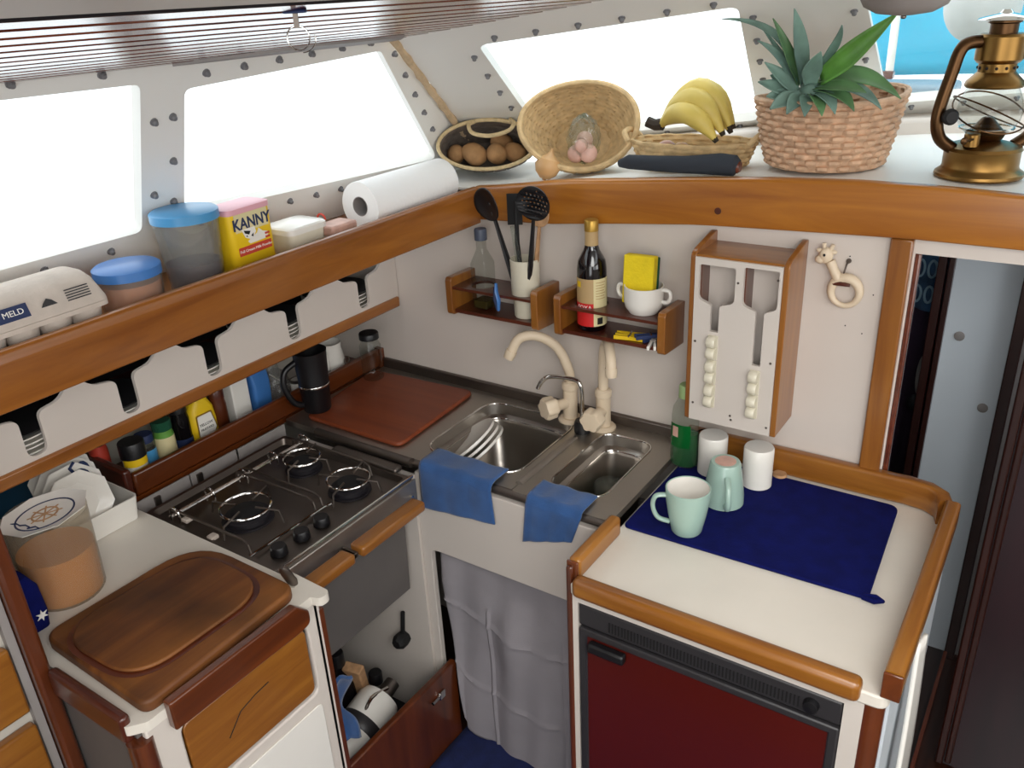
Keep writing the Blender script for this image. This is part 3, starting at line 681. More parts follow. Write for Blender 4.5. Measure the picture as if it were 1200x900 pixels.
build('side_fiddle', MB().box(.306, .484, -1.088, -1.072, .868, .914), M['redx'], t, bevel=.006, seg=3)

t = thing('chopping_board', 'large worn dark brown chopping board with raised rounded centre', 'chopping board', (.36, -.92, .9))
ob = rpoly([(.236, -1.052), (.497, -1.058), (.488, -.775), (.240, -.772)], [.03, .02, .03, .09], 7)
build('board', MB().prism(ob, .9008, .922), M['board'], t, bevel=.005, seg=3)
ib = rpoly([(.262, -1.045), (.452, -1.040), (.455, -.80), (.27, -.795)], [.07, .07, .075, .075], 9)
build('groove', MB().prism(rpoly([(.254, -1.053), (.460, -1.048), (.463, -.792), (.262, -.787)], [.076, .076, .08, .08], 9), .9215, .9224), M['redx'], t)
build('raised_centre', MB().prism(ib, .922, .9285), M['board'], t, bevel=.005, seg=4)
t = thing('folding_knife', 'grey folding knife stuck upright beside the chopping board', 'knife', (.462, -.757, .9))
Fk = T(.462, -.757, .899, .5, .42, -.1)
build('handle', MB().loft([[(a * w, b * h, z) for a, b in [(math.cos(2 * PI * i / 14), math.sin(2 * PI * i / 14)) for i in range(14)]] for z, w, h in ((.010, .007, .005), (.02, .0095, .006), (.042, .0095, .006), (.056, .008, .0055), (.063, .003, .003))], Fk), M['dsteel'], t)
build('clip', MB().box(-.008, -.001, -.004, .004, .001, .016, Fk), M['chrome'], t)

# pole and drawers at far left
o = build('cabin_pole', MB().box(.268, .302, -1.1000, -1.0765, FL, 1.3325), M['fascx'], bevel=.006); o.data.materials[0] = M['redz']; tag(o, 'reddish-brown wooden post at the left edge behind the drawers', 'post')
t = thing('drawer_unit', 'stack of varnished drawers at the left edge of the picture', 'drawers', (.2, -1.4, FL))
build('carcass', MB().box(.10, .272, -1.9, -1.100, FL, 1.12), M['hull'], t)
build('stile', MB().box(.266, .284, -1.113, -1.1015, FL, 1.12), M['grey'], t)
for z0, z1 in ((.70, .828), (.853, .968), (.998, 1.10), (.55, .67)):
    d = build('drawer', MB().box(.272, .290, -1.55, -1.116, z0, z1), M['teak'], t, bevel=.004)
t['label'] = 'stack of varnished drawers beside the reddish-brown post'

# ================================================================== crockery by the pole
t = thing('drink_container', 'frosted plastic container of orange drink beside the wooden post', 'container', (.150, -.962, .9))
build('jug', MB().lathe([(0, 0), (.054, 0), (.057, .004), (.062, .150), (.0625, .151)], 30, T(.142, -.957, .9006)), M['plastico'], t)
build('drink', MB().lathe([(0, 0), (.0535, 0), (.0570, .082), (0, .082)], 28, T(.142, -.957, .905)), M['juice'], t)
t = thing('wheel_plate', 'octagonal white plate with ship\'s wheel design on the plastic container', 'plate', (.16, -.96, 1.052))
Fp = T(.158, -.962, 1.0535, .2, .06, -.10)
def octo(r, z): return [(r * math.cos(PI / 4 * (i + .5)), r * math.sin(PI / 4 * (i + .5)), z) for i in range(8)]
def circ(r, z, n=8): return [(r * math.cos(PI / 4 * (i + .5)), r * math.sin(PI / 4 * (i + .5)), z) for i in range(8)]
build('plate', MB().loft([octo(.046, 0), octo(.066, .007), octo(.067, .009), octo(.050, .0045), octo(.046, .004)], Fp), M['ivory'], t, smooth=25)
build('blue_ring', MB().lathe([(.0418, .0042), (.0418, .0048), (.0445, .0048), (.0445, .0042)], 40, Fp), M['inkblue'], t)
mb = MB().lathe([(.0175, .0042), (.0175, .0049), (.0205, .0049), (.0205, .0042)], 32, Fp).lathe([(0, .0049), (.005, .0049), (.005, .0042), (0, .0042)], 16, Fp)
for k in range(8):
    a = PI / 4 * k; mb.box(.004, .026, -.0012, .0012, .0042, .0048, Fp @ T(0, 0, 0, a))
build('wheel_emblem', mb, M['cork'], t)
mb = MB()
for x in (-.026, -.006, .016): mb.tube([Fp @ Vector((x - .01, -.038 + .004 * (x < 0), .0048)), Fp @ Vector((x, -.031, .0048)), Fp @ Vector((x + .012, -.034, .0048))], .0012, 6)
build('rope_motif', mb, M['inkblue'], t)
t = thing('plate_rack', 'low white plastic tub holding the upright plates', 'rack', (.02, -.85, .9))
build('tub', MB().loft([[(a, b, z) for a, b in rrect(x0, x1, y0, y1, .012, 5)] for x0, x1, y0, y1, z in ((-.07, .052, -.935, -.762, .9006), (-.072, .056, -.94, -.757, .948), (-.069, .053, -.937, -.760, .948), (-.067, .049, -.932, -.765, .904))]), M['ivory'], t)
for i, (x, lab) in enumerate(((.036, 'white plate standing at the front of the plate tub'), (.012, 'white plate with blue anchor motif standing in the plate tub'), (-.014, 'white plate standing third from the front in the plate tub'), (-.042, 'white plate standing at the back of the plate tub'))):
    t = thing('upright_plate', lab, 'plate', (x, -.85, .905), group='plates standing in the tub')
    Fq = frame((x - .010, -.852 + .006 * i, .972 + .005 * i), (0, 1, .05), (-.22, 0, 1))
    build('plate', MB().loft([octo(.038, 0), octo(.061, .009), octo(.062, .011), octo(.040, .004), octo(.038, .003)], Fq), M['ivory'], t, smooth=25)
    if i == 1: build('anchor_motif', MB().ball((0, 0, 0), .012, .017, .003, 12, Fq @ T(.035, .035, .006)).tube([Fq @ Vector((.02, .028, .007)), Fq @ Vector((.012, .05, .010)), Fq @ Vector((.022, .058, .0125))], .003, 6), M['inkblue'], t)
o = build('blue_plate', MB().lathe([(0, 0), (.04, 0), (.072, .01), (.072, .013), (.04, .004), (0, .004)], 30, frame((-.150, -.865, .968), (0, 1, 0), (-.3, 0, 1))), plain('teal_glaze', '#1d4a66', .35)); tag(o, 'dark blue plate leaning against the hull lining behind the tub', 'plate')
t = thing('navy_pouch', 'navy cloth pouch with white star tucked behind the wooden post', 'pouch', (.168, -1.035, .9))
build('pouch', MB().loft([[(a, b, z) for a, b in rrect(.168 - w, .168 + w, -1.040 - d, -1.040 + d, .012, 5)] for w, d, z in ((.03, .022, .9006), (.034, .024, .93), (.032, .022, .975), (.02, .014, .992))]), M['navy'], t)
mb = MB()
st = [((.010 if k % 2 == 0 else .004) * math.sin(PI * k / 6), (.010 if k % 2 == 0 else .004) * math.cos(PI * k / 6)) for k in range(12)]
mb.prism(st, 0, .001, frame((.203, -1.030, .928), (0, 1, 0), (0, 0, 1)))
build('star', mb, M['inkwhite'], t)

# ================================================================== island with the fridge
ZI = .885
t = thing('fridge_cabinet', 'white-topped cabinet with varnished edge rails housing the fridge', 'cabinet', (1.07, -.25, FL))
build('worktop', MB().prism(rpoly([(.828, -.512), (1.318, -.512), (1.318, -.001), (.828, -.001)], [.012, .018, .01, 0], 5), ZI - .022, ZI), M['top'], t, bevel=.003)
build('front_frame', MB().plate([(.832, FL), (1.300, FL), (1.300, ZI - .02), (.832, ZI - .02)], [[(.843, FL + .04), (1.264, FL + .04), (1.264, .849), (.843, .849)]], 0, .016, frame((0, -.492, 0), (1, 0, 0), (0, 0, 1))), M['white'], t)
build('side_panel', MB().box(1.306, 1.318, -.49, -.001, FL, ZI - .02), M['cool'], t)
build('left_panel', MB().box(.826, .836, -.49, -.345, FL, ZI - .02), M['white'], t)
build('left_post', MB().box(.822, .834, -.510, -.480, FL, .915), M['redz'], t, bevel=.004)
build('right_post', MB().lathe([(.0165, FL), (.0165, ZI - .022), (0, ZI - .022)], 18, T(1.298, -.494, 0)), M['redz'], t)
build('front_rail', MB().box(.838, 1.283, -.523, -.496, .866, .9015), M['teakx'], t, bevel=.010, seg=4)
build('left_rail', MB().box(.820, .842, -.498, -.350, ZI, .924), M['teak'], t, bevel=.007, seg=3)
def sweep(pts, w, h):
    P = [Vector(p) for p in pts]; loops = []
    prof = rrect(-w / 2, w / 2, 0, h, .007, 3)
    for i, p in enumerate(P):
        d = (P[min(i + 1, len(P) - 1)] - P[max(i - 1, 0)]); d.z = 0; d.normalize(); s = Vector((d.y, -d.x, 0))
        loops.append([p + s * a + Vector((0, 0, b)) for a, b in prof])
    return MB().loft(loops)
build('right_rail', sweep([(1.318, -.508, ZI + .0), (1.318, -.3, ZI + .002), (1.317, -.12, ZI + .004), (1.3165, -.052, ZI + .006)], .025, .046), M['teak'], t, smooth=50)
build('rail_end', MB().box(1.3058, 1.3305, -.5125, -.5085, ZI + .001, ZI + .0445), M['red'], t, bevel=.0018)
build('rail_end', MB().box(.8205, .8415, -.5035, -.4985, ZI + .001, .922), M['red'], t, bevel=.002)
build('back_rail', sweep([(.822, -.0125, ZI + .002), (1.15, -.0125, ZI + .002), (1.24, -.0125, ZI + .003), (1.275, -.016, ZI + .002), (1.298, -.030, ZI + .0), (1.306, -.05, ZI - .003)], .023, .052), M['teakx'], t, smooth=50)
t = thing('fridge', 'built-in fridge with dark mahogany door and black grille', 'fridge', (1.05, -.49, FL))
build('housing', MB().box(.846, 1.262, -.489, -.05, FL + .045, .846), M['dark'], t)
build('door_panel', MB().box(.858, 1.250, -.507, -.490, FL + .05, .788), M['fridge'], t)
build('door_frame', MB().plate([(.845, FL + .042), (1.263, FL + .042), (1.263, .800), (.845, .800)], [[(.860, FL + .06), (1.248, FL + .06), (1.248, .786), (.860, .786)]], 0, .016, frame((0, -.494, 0), (1, 0, 0), (0, 0, 1))), M['fgrey'], t, bevel=.003)
g = build('grille', MB().box(.845, 1.263, -.508, -.490, .805, .847), M['fgrey'], t, bevel=.003)
mb = MB()
for i in range(56):
    x = .90 + i * .0056
    if 1.205 < x < 1.232: continue
    mb.box(x, x + .0026, -.5092, -.5075, .812, .831)
build('slots', mb, M['blackm'], g)
build('knob', MB().lathe([(.011, 0), (.0115, .002), (.010, .010), (0, .011)], 20, frame((1.222, -.508, .826), (1, 0, 0), (0, 0, 1))), M['black'], t)
build('handle', MB().box(.866, .932, -.522, -.506, .764, .782), M['black'], t, bevel=.004)
o = build('bowed_panel', MB().grid(lambda u, v: (1.327 + .006 * u + .010 * math.sin(PI * v), -.352 - .13 * v + (.03 + .10 * v) * u, .862 - .62 * v), 6, 30), M['ivory'], solid=.006); tag(o, 'narrow white bowed panel standing against the fridge cabinet side', 'panel')

t = thing('passage_door', 'dark glossy varnished door standing open at the right edge', 'door', (1.65, .145, FL))
build('panel', MB().box(1.382, 1.98, .132, .158, FL + .01, 1.335), M['glossy'], t)
build('edge_moulding', MB().box(1.367, 1.383, .125, .160, FL + .01, 1.335), M['dred'], t, bevel=.004, seg=3)
build('inner_moulding', MB().box(1.3845, 1.398, .124, .132, FL + .02, 1.33), M['dred'], t, bevel=.004, seg=3)
struct('trim_8', MB().box(1.326, 1.334, -.6, .49, FL, FL + .02), M['gtrim'])

# mat, mugs and small things on the island
t = thing('drying_mat', 'navy drying mat with corner loop spread on the white worktop', 'mat', (1.03, -.17, ZI))
pm = rpoly([(.834, -.330), (1.247, -.320), (1.233, -.036), (.836, -.036)], [.012, .014, .02, .02], 5)
build('mat', MB().prism(pm, ZI + .0006, ZI + .0065), M['navy'], t, bevel=.002)
build('loop', MB().tube([(1.238, -.316, ZI + .005), (1.256, -.312, ZI + .006), (1.266, -.317, ZI + .006), (1.256, -.324, ZI + .006), (1.238, -.320, ZI + .005)], .0042, 8), M['navy'], t)
ZM = ZI + .0068
def mug(name, lab, x, y, rb, rt, h, hang, mat, inv=False, handle=True, inner='ivory'):
    t = thing(name, lab, 'mug', (x, y, ZM))
    W = T(x, y, ZM) if not inv else T(x, y, ZM + h) @ Matrix.Rotation(PI, 4, 'X')
    th = .0028
    prof = [(0, 0), (rb * .93, 0), (rb, .003), (rb + (rt - rb) * .55, h * .42), (rt * .995, h * .8), (rt, h - .001), (rt - th * .5, h), (rt - th, h - .001)]
    build('body', MB().lathe(prof, 36, W), M[mat], t)
    build('inside', MB().lathe([(rt - th * .98, h - .0012), (rt - th - .001, h * .8), (rb + (rt - rb) * .5 - th, h * .42), (rb * .85, .006), (0, .005)], 32, W), M[inner], t)
    if handle:
        d = Vector((math.cos(hang), math.sin(hang), 0)); o = Vector((x, y, 0))
        zz = lambda k: ZM + (h * k if not inv else h * (1 - k))
        P = [o + d * (rt * .96) + Vector((0, 0, zz(.84))), o + d * (rt + .016) + Vector((0, 0, zz(.82))), o + d * (rt + .021) + Vector((0, 0, zz(.60))), o + d * (rt + .012) + Vector((0, 0, zz(.33))), o + d * (rb + (rt - rb) * .35) + Vector((0, 0, zz(.22)))]
        build('handle', MB().tube(arc(P[0], P[1:], 24), .0052, 10, flat=.8), M[mat], t)
    return t, W
mug('mint_mug', 'mint green mug standing upright on the navy mat', .937, -.290, .0265, .0385, .087, math.radians(212), 'mint')
t, W = mug('mint_mug', 'mint green mug standing upside down with sticker on its base', .958, -.172, .027, .0365, .084, math.radians(-62), 'mint', True)
build('sticker', MB().lathe([(0, -.0004), (.019, -.0004), (.019, -.0001)], 24, W), M['garlic'], t)
mug('white_cup', 'white handleless cup upside down beside the cork lid', .990, -.085, .0275, .0275, .080, 0, 'ivory', True, False)
mug('white_cup', 'white handleless cup upside down next to the green bottle', .900, -.082, .0275, .0275, .080, 0, 'ivory', True, False)
o = build('cork_lid', MB().lathe([(0, .010), (.012, .010), (.0135, .008), (.0135, .001), (.012, 0), (0, 0)], 22, T(1.018, -.034, ZI + .0012)), M['cork']); tag(o, 'small round cork lid on the worktop behind the navy mat', 'lid')
t = thing('detergent_bottle', 'clear bottle with green washing-up liquid beside the small sink', 'bottle', (.842, -.082, ZM))
PX, PY = .842, -.082
build('bottle', MB().lathe([(0, 0), (.026, 0), (.029, .005), (.0285, .055), (.0262, .08), (.0275, .105), (.025, .125), (.0155, .143), (.0145, .150)], 28, T(PX, PY, ZM), 1, .72), M['plasticg'], t)
build('liquid', MB().lathe([(0, .002), (.0245, .002), (.0275, .006), (.027, .055), (.0255, .072), (0, .074)], 26, T(PX, PY, ZM), 1, .70), M['green'], t)
build('cap', MB().lathe([(0, .173), (.0135, .173), (.0148, .170), (.0152, .147), (0, .147)], 20, T(PX, PY, ZM), 1, .95), plain('green_cap', '#8fa873', .45), t)
def wrap_label(t, name, x, y, z0, z1, r, a0, a1, mat, sy=1.0, off=.0006, n=14, taper=0):
    def f(u, v):
        a = a0 + (a1 - a0) * u; rr = r + off + taper * v
        return (x + rr * math.cos(a), y + rr * sy * math.sin(a), z0 + (z1 - z0) * v)
    return build(name, MB().grid(f, n, 3), M[mat], t)
wrap_label(t, 'label', PX, PY, ZM + .045, ZM + .095, .0285, -2.5, -.9, 'green', .74, .0008)
wrap_label(t, 'label_emblem', PX, PY, ZM + .068, ZM + .090, .0288, -2.2, -1.75, 'garlic', .74, .0014, 6)
o = build('dark_cup', MB().lathe([(0, 0), (.024, 0), (.028, .004), (.031, .06), (.029, .062), (.024, .008), (0, .006)], 26, T(.868, -.022 - .012, ZM) @ Matrix.Scale(.8, 4)), M['darkgl']); tag(o, 'dark glass tumbler behind the green washing-up bottle', 'glass')
# ================================================================== on the bulkhead
def wall_shelf(name, lab, x0, x1, holes):
    t = thing(name, lab, 'shelf', ((x0 + x1) / 2, -.05, 1.12))
    YZ = frame((0, 0, 0), (0, 1, 0), (0, 0, 1))
    side = rpoly([(-.092, 1.118), (-.001, 1.112), (-.001, 1.200), (-.088, 1.202), (-.092, 1.195)], [.010, .002, .002, .006, .004], 4)
    for a in (x0, x1 - .016):
        build('side_panel', MB().prism(side, a, a + .016, YZ), M['teakz'], t, bevel=.002)
    build('bottom_board', MB().box(x0 + .016, x1 - .016, -.084, -.001, 1.122, 1.130), M['redx'], t)
    build('upper_board', MB().plate([(x0 + .012, -.088), (x1 - .012, -.088), (x1 - .012, -.001), (x0 + .012, -.001)], holes, 1.176, 1.182), M['redx'], t)
    return t
def ring(cx, cy, r, n=24): return [(cx + r * math.cos(2 * PI * i / n), cy + r * math.sin(2 * PI * i / n)) for i in range(n)]
wall_shelf('bottle_shelf', 'small two-tier wooden wall shelf holding the cream utensil cup', .281, .516, [ring(.352, -.047, .028), ring(.463, -.050, .031)])
wall_shelf('bottle_shelf', 'small two-tier wooden wall shelf holding the dark sauce bottle', .555, .798, [ring(.619, -.047, .033)])

t = thing('square_bottle', 'clear square glass bottle with dark cap and a little oil', 'bottle', (.352, -.047, 1.130))
def sq(w, z, r): return [(.352 + a, -.047 + b, z) for a, b in rrect(-w, w, -w, w, r, 4)]
build('bottle', MB().loft([sq(.017, 1.1305, .004), sq(.0195, 1.134, .004), sq(.0195, 1.232, .004), sq(.0165, 1.246, .012), sq(.0105, 1.262, .0104), sq(.0105, 1.285, .0104)], None, True, False), M['glass'], t)
build('oil', MB().loft([sq(.016, 1.133, .004), sq(.0175, 1.136, .004), sq(.0175, 1.150, .004)]), M['oil'], t)
build('cap', MB().lathe([(0, 1.306), (.0125, 1.306), (.0135, 1.303), (.0135, 1.282), (0, 1.282)], 20, T(.352, -.047, 0)), plain('slate_cap', '#4d5566', .45), t)

t = thing('utensil_cup', 'tall cream stepped cup holding black kitchen utensils', 'cup', (.463, -.050, 1.130))
CX, CY = .463, -.050
build('cup', MB().lathe([(0, 1.1305), (.024, 1.1305), (.026, 1.134), (.0265, 1.172), (.030, 1.180), (.0315, 1.256), (.0285, 1.256), (.026, 1.19), (.022, 1.145), (0, 1.14)], 34, T(CX, CY, 0)), M['beige2'], t)
def utensil(name, lab, cat, tip, hd, mat, r=.0058, kind='spoon', base=(0, 0)):
    b = Vector((CX + base[0], CY + base[1], 1.152)); e = Vector(tip)
    t = thing(name, lab, cat, tuple(b))
    d = (e - b).normalized()
    build('handle', MB().tube([b, b.lerp(e, .3), b.lerp(e, .72), b.lerp(e, .92)], [r, r * 1.5, r, r * .8], 8, None, False, .6), M[mat], t)
    side = d.cross(Vector((hd[0], hd[1], hd[2]))).normalized(); nrm = side.cross(d)
    F = frame(e, side, d)
    w, l = (.036, .043) if kind != 'wood' else (.020, .03)
    if kind == 'slotted':
        holes = [ring(a * .0082 + (.004 if c % 2 else 0), c * .0085, .0021, 6) for c in range(-3, 4) for a in range(-3, 4) if (a * .0082) ** 2 + (c * .0085) ** 2 < .0007]
        mb = MB().plate([(w * math.cos(a), l * .82 * math.sin(a)) for a in [2 * PI * i / 30 for i in range(30)]], holes, -.0012, .0012)
        mb.v = [Vector((p.x, p.y, p.z + 6.0 * (p.x ** 2 + p.y ** 2 * .6))) for p in mb.v]
        mb.v = [F @ p for p in mb.v]
    else:
        def f(u, v):
            a = 2 * PI * u; rr = .05 + .95 * v
            x, y = w * rr * math.cos(a), l * .82 * rr * math.sin(a)
            return F @ Vector((x, y, 9.0 * (x * x + .6 * y * y)))
        mb = MB().grid(f, 28, 8, None, True)
        build('bowl', mb, M[mat], t, solid=.002); return t
    build('bowl', mb, M[mat], t); return t
utensil('serving_spoon', 'black solid serving spoon leaning left in the cream cup', 'spoon', (.412, -.090, 1.374), (-.3, -.8, .45), 'black', base=(-.008, -.004))
utensil('slotted_spoon', 'black slotted spoon with small holes leaning right in the cream cup', 'spoon', (.517, -.088, 1.384), (.2, -.8, .55), 'black', kind='slotted', base=(.006, -.004))
utensil('wooden_spoon', 'wooden spoon standing behind the black utensils', 'spoon', (.505, -.050, 1.350), (.2, -.9, .2), 'cork', kind='wood', base=(.012, .006))
o = build('spatula', MB().tube([(CX - .002, CY, 1.152), (CX - .006, CY - .015, 1.29), (.453, -.058, 1.375)], [.004, .005, .004], 8).box(-.016, .016, -.001, .001, -.01, .052, T(.452, -.062, 1.338, .2, -.15, -.06)), M['blackm']); tag(o, 'black flat spatula between the two black spoons', 'spatula')
o = build('whisk_handle', MB().tube([(CX + .004, CY - .012, 1.152), (CX - .004, CY - .020, 1.27), (.458, -.082, 1.33)], [.004, .0055, .0045], 8), M['plasticg']); tag(o, 'clear plastic handle standing in the cream cup', 'utensil')
t = thing('blue_clip', 'blue plastic clip hanging on the shelf beside the cream cup', 'clip', (.420, -.092, 1.16))
build('arm', MB().tube([(.414, -.088, 1.206), (.418, -.094, 1.190), (.424, -.096, 1.172), (.423, -.096, 1.150)], [.004, .0055, .006, .004], 8, None, False, .6), M['lidblue'], t)
build('jaw', MB().tube([(.412, -.090, 1.198), (.416, -.0975, 1.175), (.421, -.097, 1.152)], [.003, .004, .003], 8), M['inkblue'], t)

t = thing('sauce_bottle', 'dark sauce bottle with gold neck and red and cream label', 'bottle', (.619, -.047, 1.130))
SX, SY = .619, -.047
build('bottle', MB().lathe([(0, 1.1305), (.027, 1.1305), (.0295, 1.134), (.0295, 1.255), (.027, 1.272), (.016, 1.292), (.0125, 1.305), (.012, 1.33), (0, 1.33)], 34, T(SX, SY, 0)), M['soy'], t)
build('neck_foil', MB().lathe([(.0134, 1.298), (.0132, 1.306), (.0128, 1.330)], 24, T(SX, SY, 0)), M['tan'], t)
build('cap', MB().lathe([(.0, 1.352), (.0125, 1.352), (.0138, 1.350), (.0138, 1.330), (0, 1.330)], 24, T(SX, SY, 0)), M['gold'], t)
va = math.atan2(-1.469 - SY, 1.408 - SX)            # direction towards the cabin
l1 = wrap_label(t, 'front_label', SX, SY, 1.190, 1.240, .0295, va - 1.55, va + .1, 'tan', 1, .0005)
wrap_label(t, 'red_label', SX, SY, 1.142, 1.190, .0295, va - 1.55, va + .1, 'inkred', 1, .0006)
l2 = wrap_label(t, 'back_label', SX, SY, 1.142, 1.240, .0295, va + .1, va + 1.5, 'labcream', 1, .0005)
def curved_text(t, name, body, size, x, y, z, r, a, mat, sx=1.0, sy=1.0):
    mb = MB().text(body, size, Matrix.Identity(4), .0002, sx)
    out = []
    for p in mb.v:
        b = a + p.x / r
        rr = r + p.z
        out.append(Vector((x + rr * math.cos(b), y + rr * sy * math.sin(b), z + p.y)))
    mb.v = out
    return build(name, mb, M[mat], t, smooth=0)
curved_text(t, 'lettering', 'SOYA', .013, SX, SY, 1.181, .0303, va - .55, 'inkwhite')
mb = MB()
for k in range(7): wrap_label(t, 'print_line', SX, SY, 1.232 - .0055 * k, 1.2335 - .0055 * k, .0295, va + .25, va + 1.0 - .1 * (k % 2), 'tan', 1, .0009, 6)
wrap_label(t, 'barcode', SX, SY, 1.146, 1.160, .0295, va + .35, va + .75, 'inkblack', 1, .0010, 6)
wrap_label(t, 'emblem', SX, SY, 1.222, 1.234, .0295, va - 1.2, va - .8, 'yellow', 1, .0010, 6)

t = thing('soup_bowl', 'white two-handled soup bowl on the upper tier of the wall shelf', 'bowl', (.732, -.048, 1.182))
BX, BY = .732, -.046
build('bowl', MB().lathe([(0, 1.1825), (.028, 1.1825), (.030, 1.186), (.036, 1.194), (.0385, 1.206), (.0385, 1.236), (.036, 1.236), (.035, 1.206), (.03, 1.194), (0, 1.189)], 36, T(BX, BY, 0)), M['ivory'], t)
for s in (-1, 1):
    build('handle', MB().tube(arc((BX + s * .037, BY, 1.231), [(BX + s * .052, BY, 1.230), (BX + s * .055, BY, 1.218), (BX + s * .049, BY, 1.208), (BX + s * .037, BY, 1.207)], 16), .0038, 8), M['ivory'], t)
t = thing('sponge', 'yellow sponge with green scouring side standing in the soup bowl', 'sponge', (.722, -.048, 1.195))
Fs = T(.722, -.047, 1.198, .06, -.10)
build('foam', MB().box(-.031, .031, -.013, .010, 0, .094, Fs), M['sponge'], t, bevel=.003)
build('scouring_pad', MB().box(-.029, .032, .0102, .018, 0, .090, Fs), M['scour'], t, bevel=.002)
def peg(x, y, z, rz, mat, lab, rx=0):
    t = thing('clothes_peg', lab, 'peg', (x, y, z))
    m = T(x, y, z, rz, rx)
    for s in (-1, 1):
        build('jaw', MB().loft([[(a, b + s * o, c) for b, c in ((-.0025, -.004), (.0025, -.004), (.0025, .004), (-.0025, .004))] for a, o in ((-.030, .0065), (-.012, .0045), (.004, .0028), (.030, .0030))], m), M[mat], t, bevel=.001)
    build('spring', MB().tube([(0, -.006, .0045), (0, .006, .0045)], .002, 6, m), M['chrome'], t)
for i, (x, y, z, rz, mat, lab) in enumerate(((.712, -.058, 1.1345, .25, 'yellow', 'upper yellow clothes peg on the lower shelf tier'), (.716, -.074, 1.1345, .1, 'yellow', 'yellow clothes peg nearest the shelf edge'), (.758, -.050, 1.1345, 1.0, 'inkblue', 'dark blue clothes peg against the shelf side'), (.757, -.066, 1.143, .7, 'inkblue', 'dark blue clothes peg lying over the yellow pegs'), (.768, -.078, 1.1345, 1.9, 'ivory', 'white clothes peg sticking out at the shelf front'))):
    peg(x, y, z, rz, M and mat, lab)

# knife rack
t = thing('knife_rack', 'wooden-sided knife rack with white slotted front on the wall', 'rack', (.935, -.05, 1.005))
YZ = frame((0, 0, 0), (0, 1, 0), (0, 0, 1))
sd = rpoly([(-.100, 1.004), (-.001, 1.004), (-.001, 1.346), (-.010, 1.346), (-.100, 1.330)], [.004, .002, .004, .006, .016], 4)
for a in (.846, 1.010): build('side_panel', MB().prism(sd, a, a + .010, YZ), M['teakz'], t, bevel=.002)
build('top_board', MB().box(.856, 1.010, -.097, -.001, 1.317, 1.326), M['teakx'], t)
build('bottom_board', MB().box(.856, 1.010, -.097, -.001, 1.004, 1.012), M['redx'], t)
build('divider', MB().box(.940, .946, -.093, -.055, 1.012, 1.317), M['redz'], t)
build('inner_back', MB().box(.856, 1.010, -.054, -.050, 1.012, 1.317), M['wall'], t)
build('inner_lining', MB().box(.860, .8655, -.093, -.055, 1.012, 1.317), M['redz'], t)
h1 = rpoly([(.864, 1.310), (.864, 1.246), (.888, 1.238), (.888, 1.188), (.904, 1.188), (.904, 1.238), (.930, 1.246), (.930, 1.310)], [.005, .012, .008, .001, .001, .008, .012, .005], 4)
h2 = rpoly([(.944, 1.314), (.944, 1.246), (.969, 1.238), (.969, 1.138), (.984, 1.138), (.984, 1.238), (1.005, 1.246), (1.005, 1.314)], [.005, .012, .008, .001, .001, .008, .012, .005], 4)
RF = frame((0, -.094, 0), (1, 0, 0), (0, 0, 1))
build('front_panel', MB().plate([(.856, 1.006), (1.010, 1.006), (1.010, 1.322), (.856, 1.322)], [h1, h2], 0, .008, RF), M['white'], t)
for x, zz in ((.896, (1.160, 1.112, 1.064)), (.9765, (1.108, 1.060))):
    for z in zz:
        c = None
        mb = MB().box(x - .009, x + .009, -.1042, -.1022, z - .024, z + .022)
        for dz in (-.012, .010):
            mb.lathe([(.010, -.008), (.0115, -.006), (.0115, .006), (.010, .008)], 18, frame((x - .001, -.106, z + dz), (0, 0, 1), (0, 1, 0)))
        build('clip', mb, M['beige2'], t)
mb = MB()
for x, z in ((1.003, 1.299), (.862, 1.165), (1.002, 1.148), (.863, 1.041), (.936, 1.030), (1.004, 1.022), (.938, 1.022), (.935, 1.285)):
    mb.lathe([(.0022, 0), (.0022, .0008), (0, .0008)], 8, frame((x, -.102, z), (1, 0, 0), (0, 0, 1)))
build('screw', mb, M['dsteel'], t)
# giraffe teether on its hook
t = thing('teether', 'pale giraffe-shaped rubber teething ring hanging on the bulkhead', 'teether', (1.087, -.018, 1.27))
build('ring', MB().tube([(1.092 + .0235 * math.cos(a), -.0145, 1.2655 + .0245 * math.sin(a)) for a in [2 * PI * i / 30 for i in range(30)]], [.0068 + .002 * math.sin(2 * PI * i / 30) for i in range(30)], 10, None, True), M['beige'], t)
build('neck', MB().tube([(1.079, -.0145, 1.286), (1.070, -.0145, 1.300), (1.062, -.0145, 1.316)], [.0095, .008, .0085], 10), M['beige'], t)
hd = MB().ball((1.054, -.0150, 1.325), .012, .009, .0145, 16).ball((1.0455, -.0160, 1.318), .009, .008, .0075, 14)
build('head', hd, M['beige'], t)
hb = MB()
for x, z, dx, dz in ((1.060, 1.337, .004, .012), (1.051, 1.339, -.002, .011)): hb.tube([(x, -.0145, z - .006), (x + dx, -.0145, z + dz - .004)], [.003, .0035], 8)
hb.ball((1.066, -.0145, 1.332), .006, .003, .004, 10).ball((1.042, -.0145, 1.333), .005, .003, .004, 10)
build('horns', hb, M['beige'], t)
build('eye', MB().ball((1.0535, -.0245, 1.328), .0022, .0012, .0026, 10), M['inkblack'], t)
build('red_band', MB().tube([(1.072, -.0195, 1.279), (1.084, -.0215, 1.281), (1.100, -.0205, 1.280)], [.003, .0042, .003], 8), M['redx'], t)
t = thing('hook', 'small metal hook on the bulkhead above the teething ring', 'hook', (1.087, -.004, 1.315))
build('hook_plate', MB().lathe([(.0, .003), (.004, .003), (.0045, 0), (0, 0)], 12, frame((1.089, -.0005, 1.316), (1, 0, 0), (0, 0, 1))), M['dsteel'], t)
build('hook_wire', MB().tube(arc((1.089, -.003, 1.316), [(1.0885, -.012, 1.311), (1.086, -.0145, 1.295), (1.085, -.0085, 1.286)], 12), .0016, 6), M['dsteel'], t)
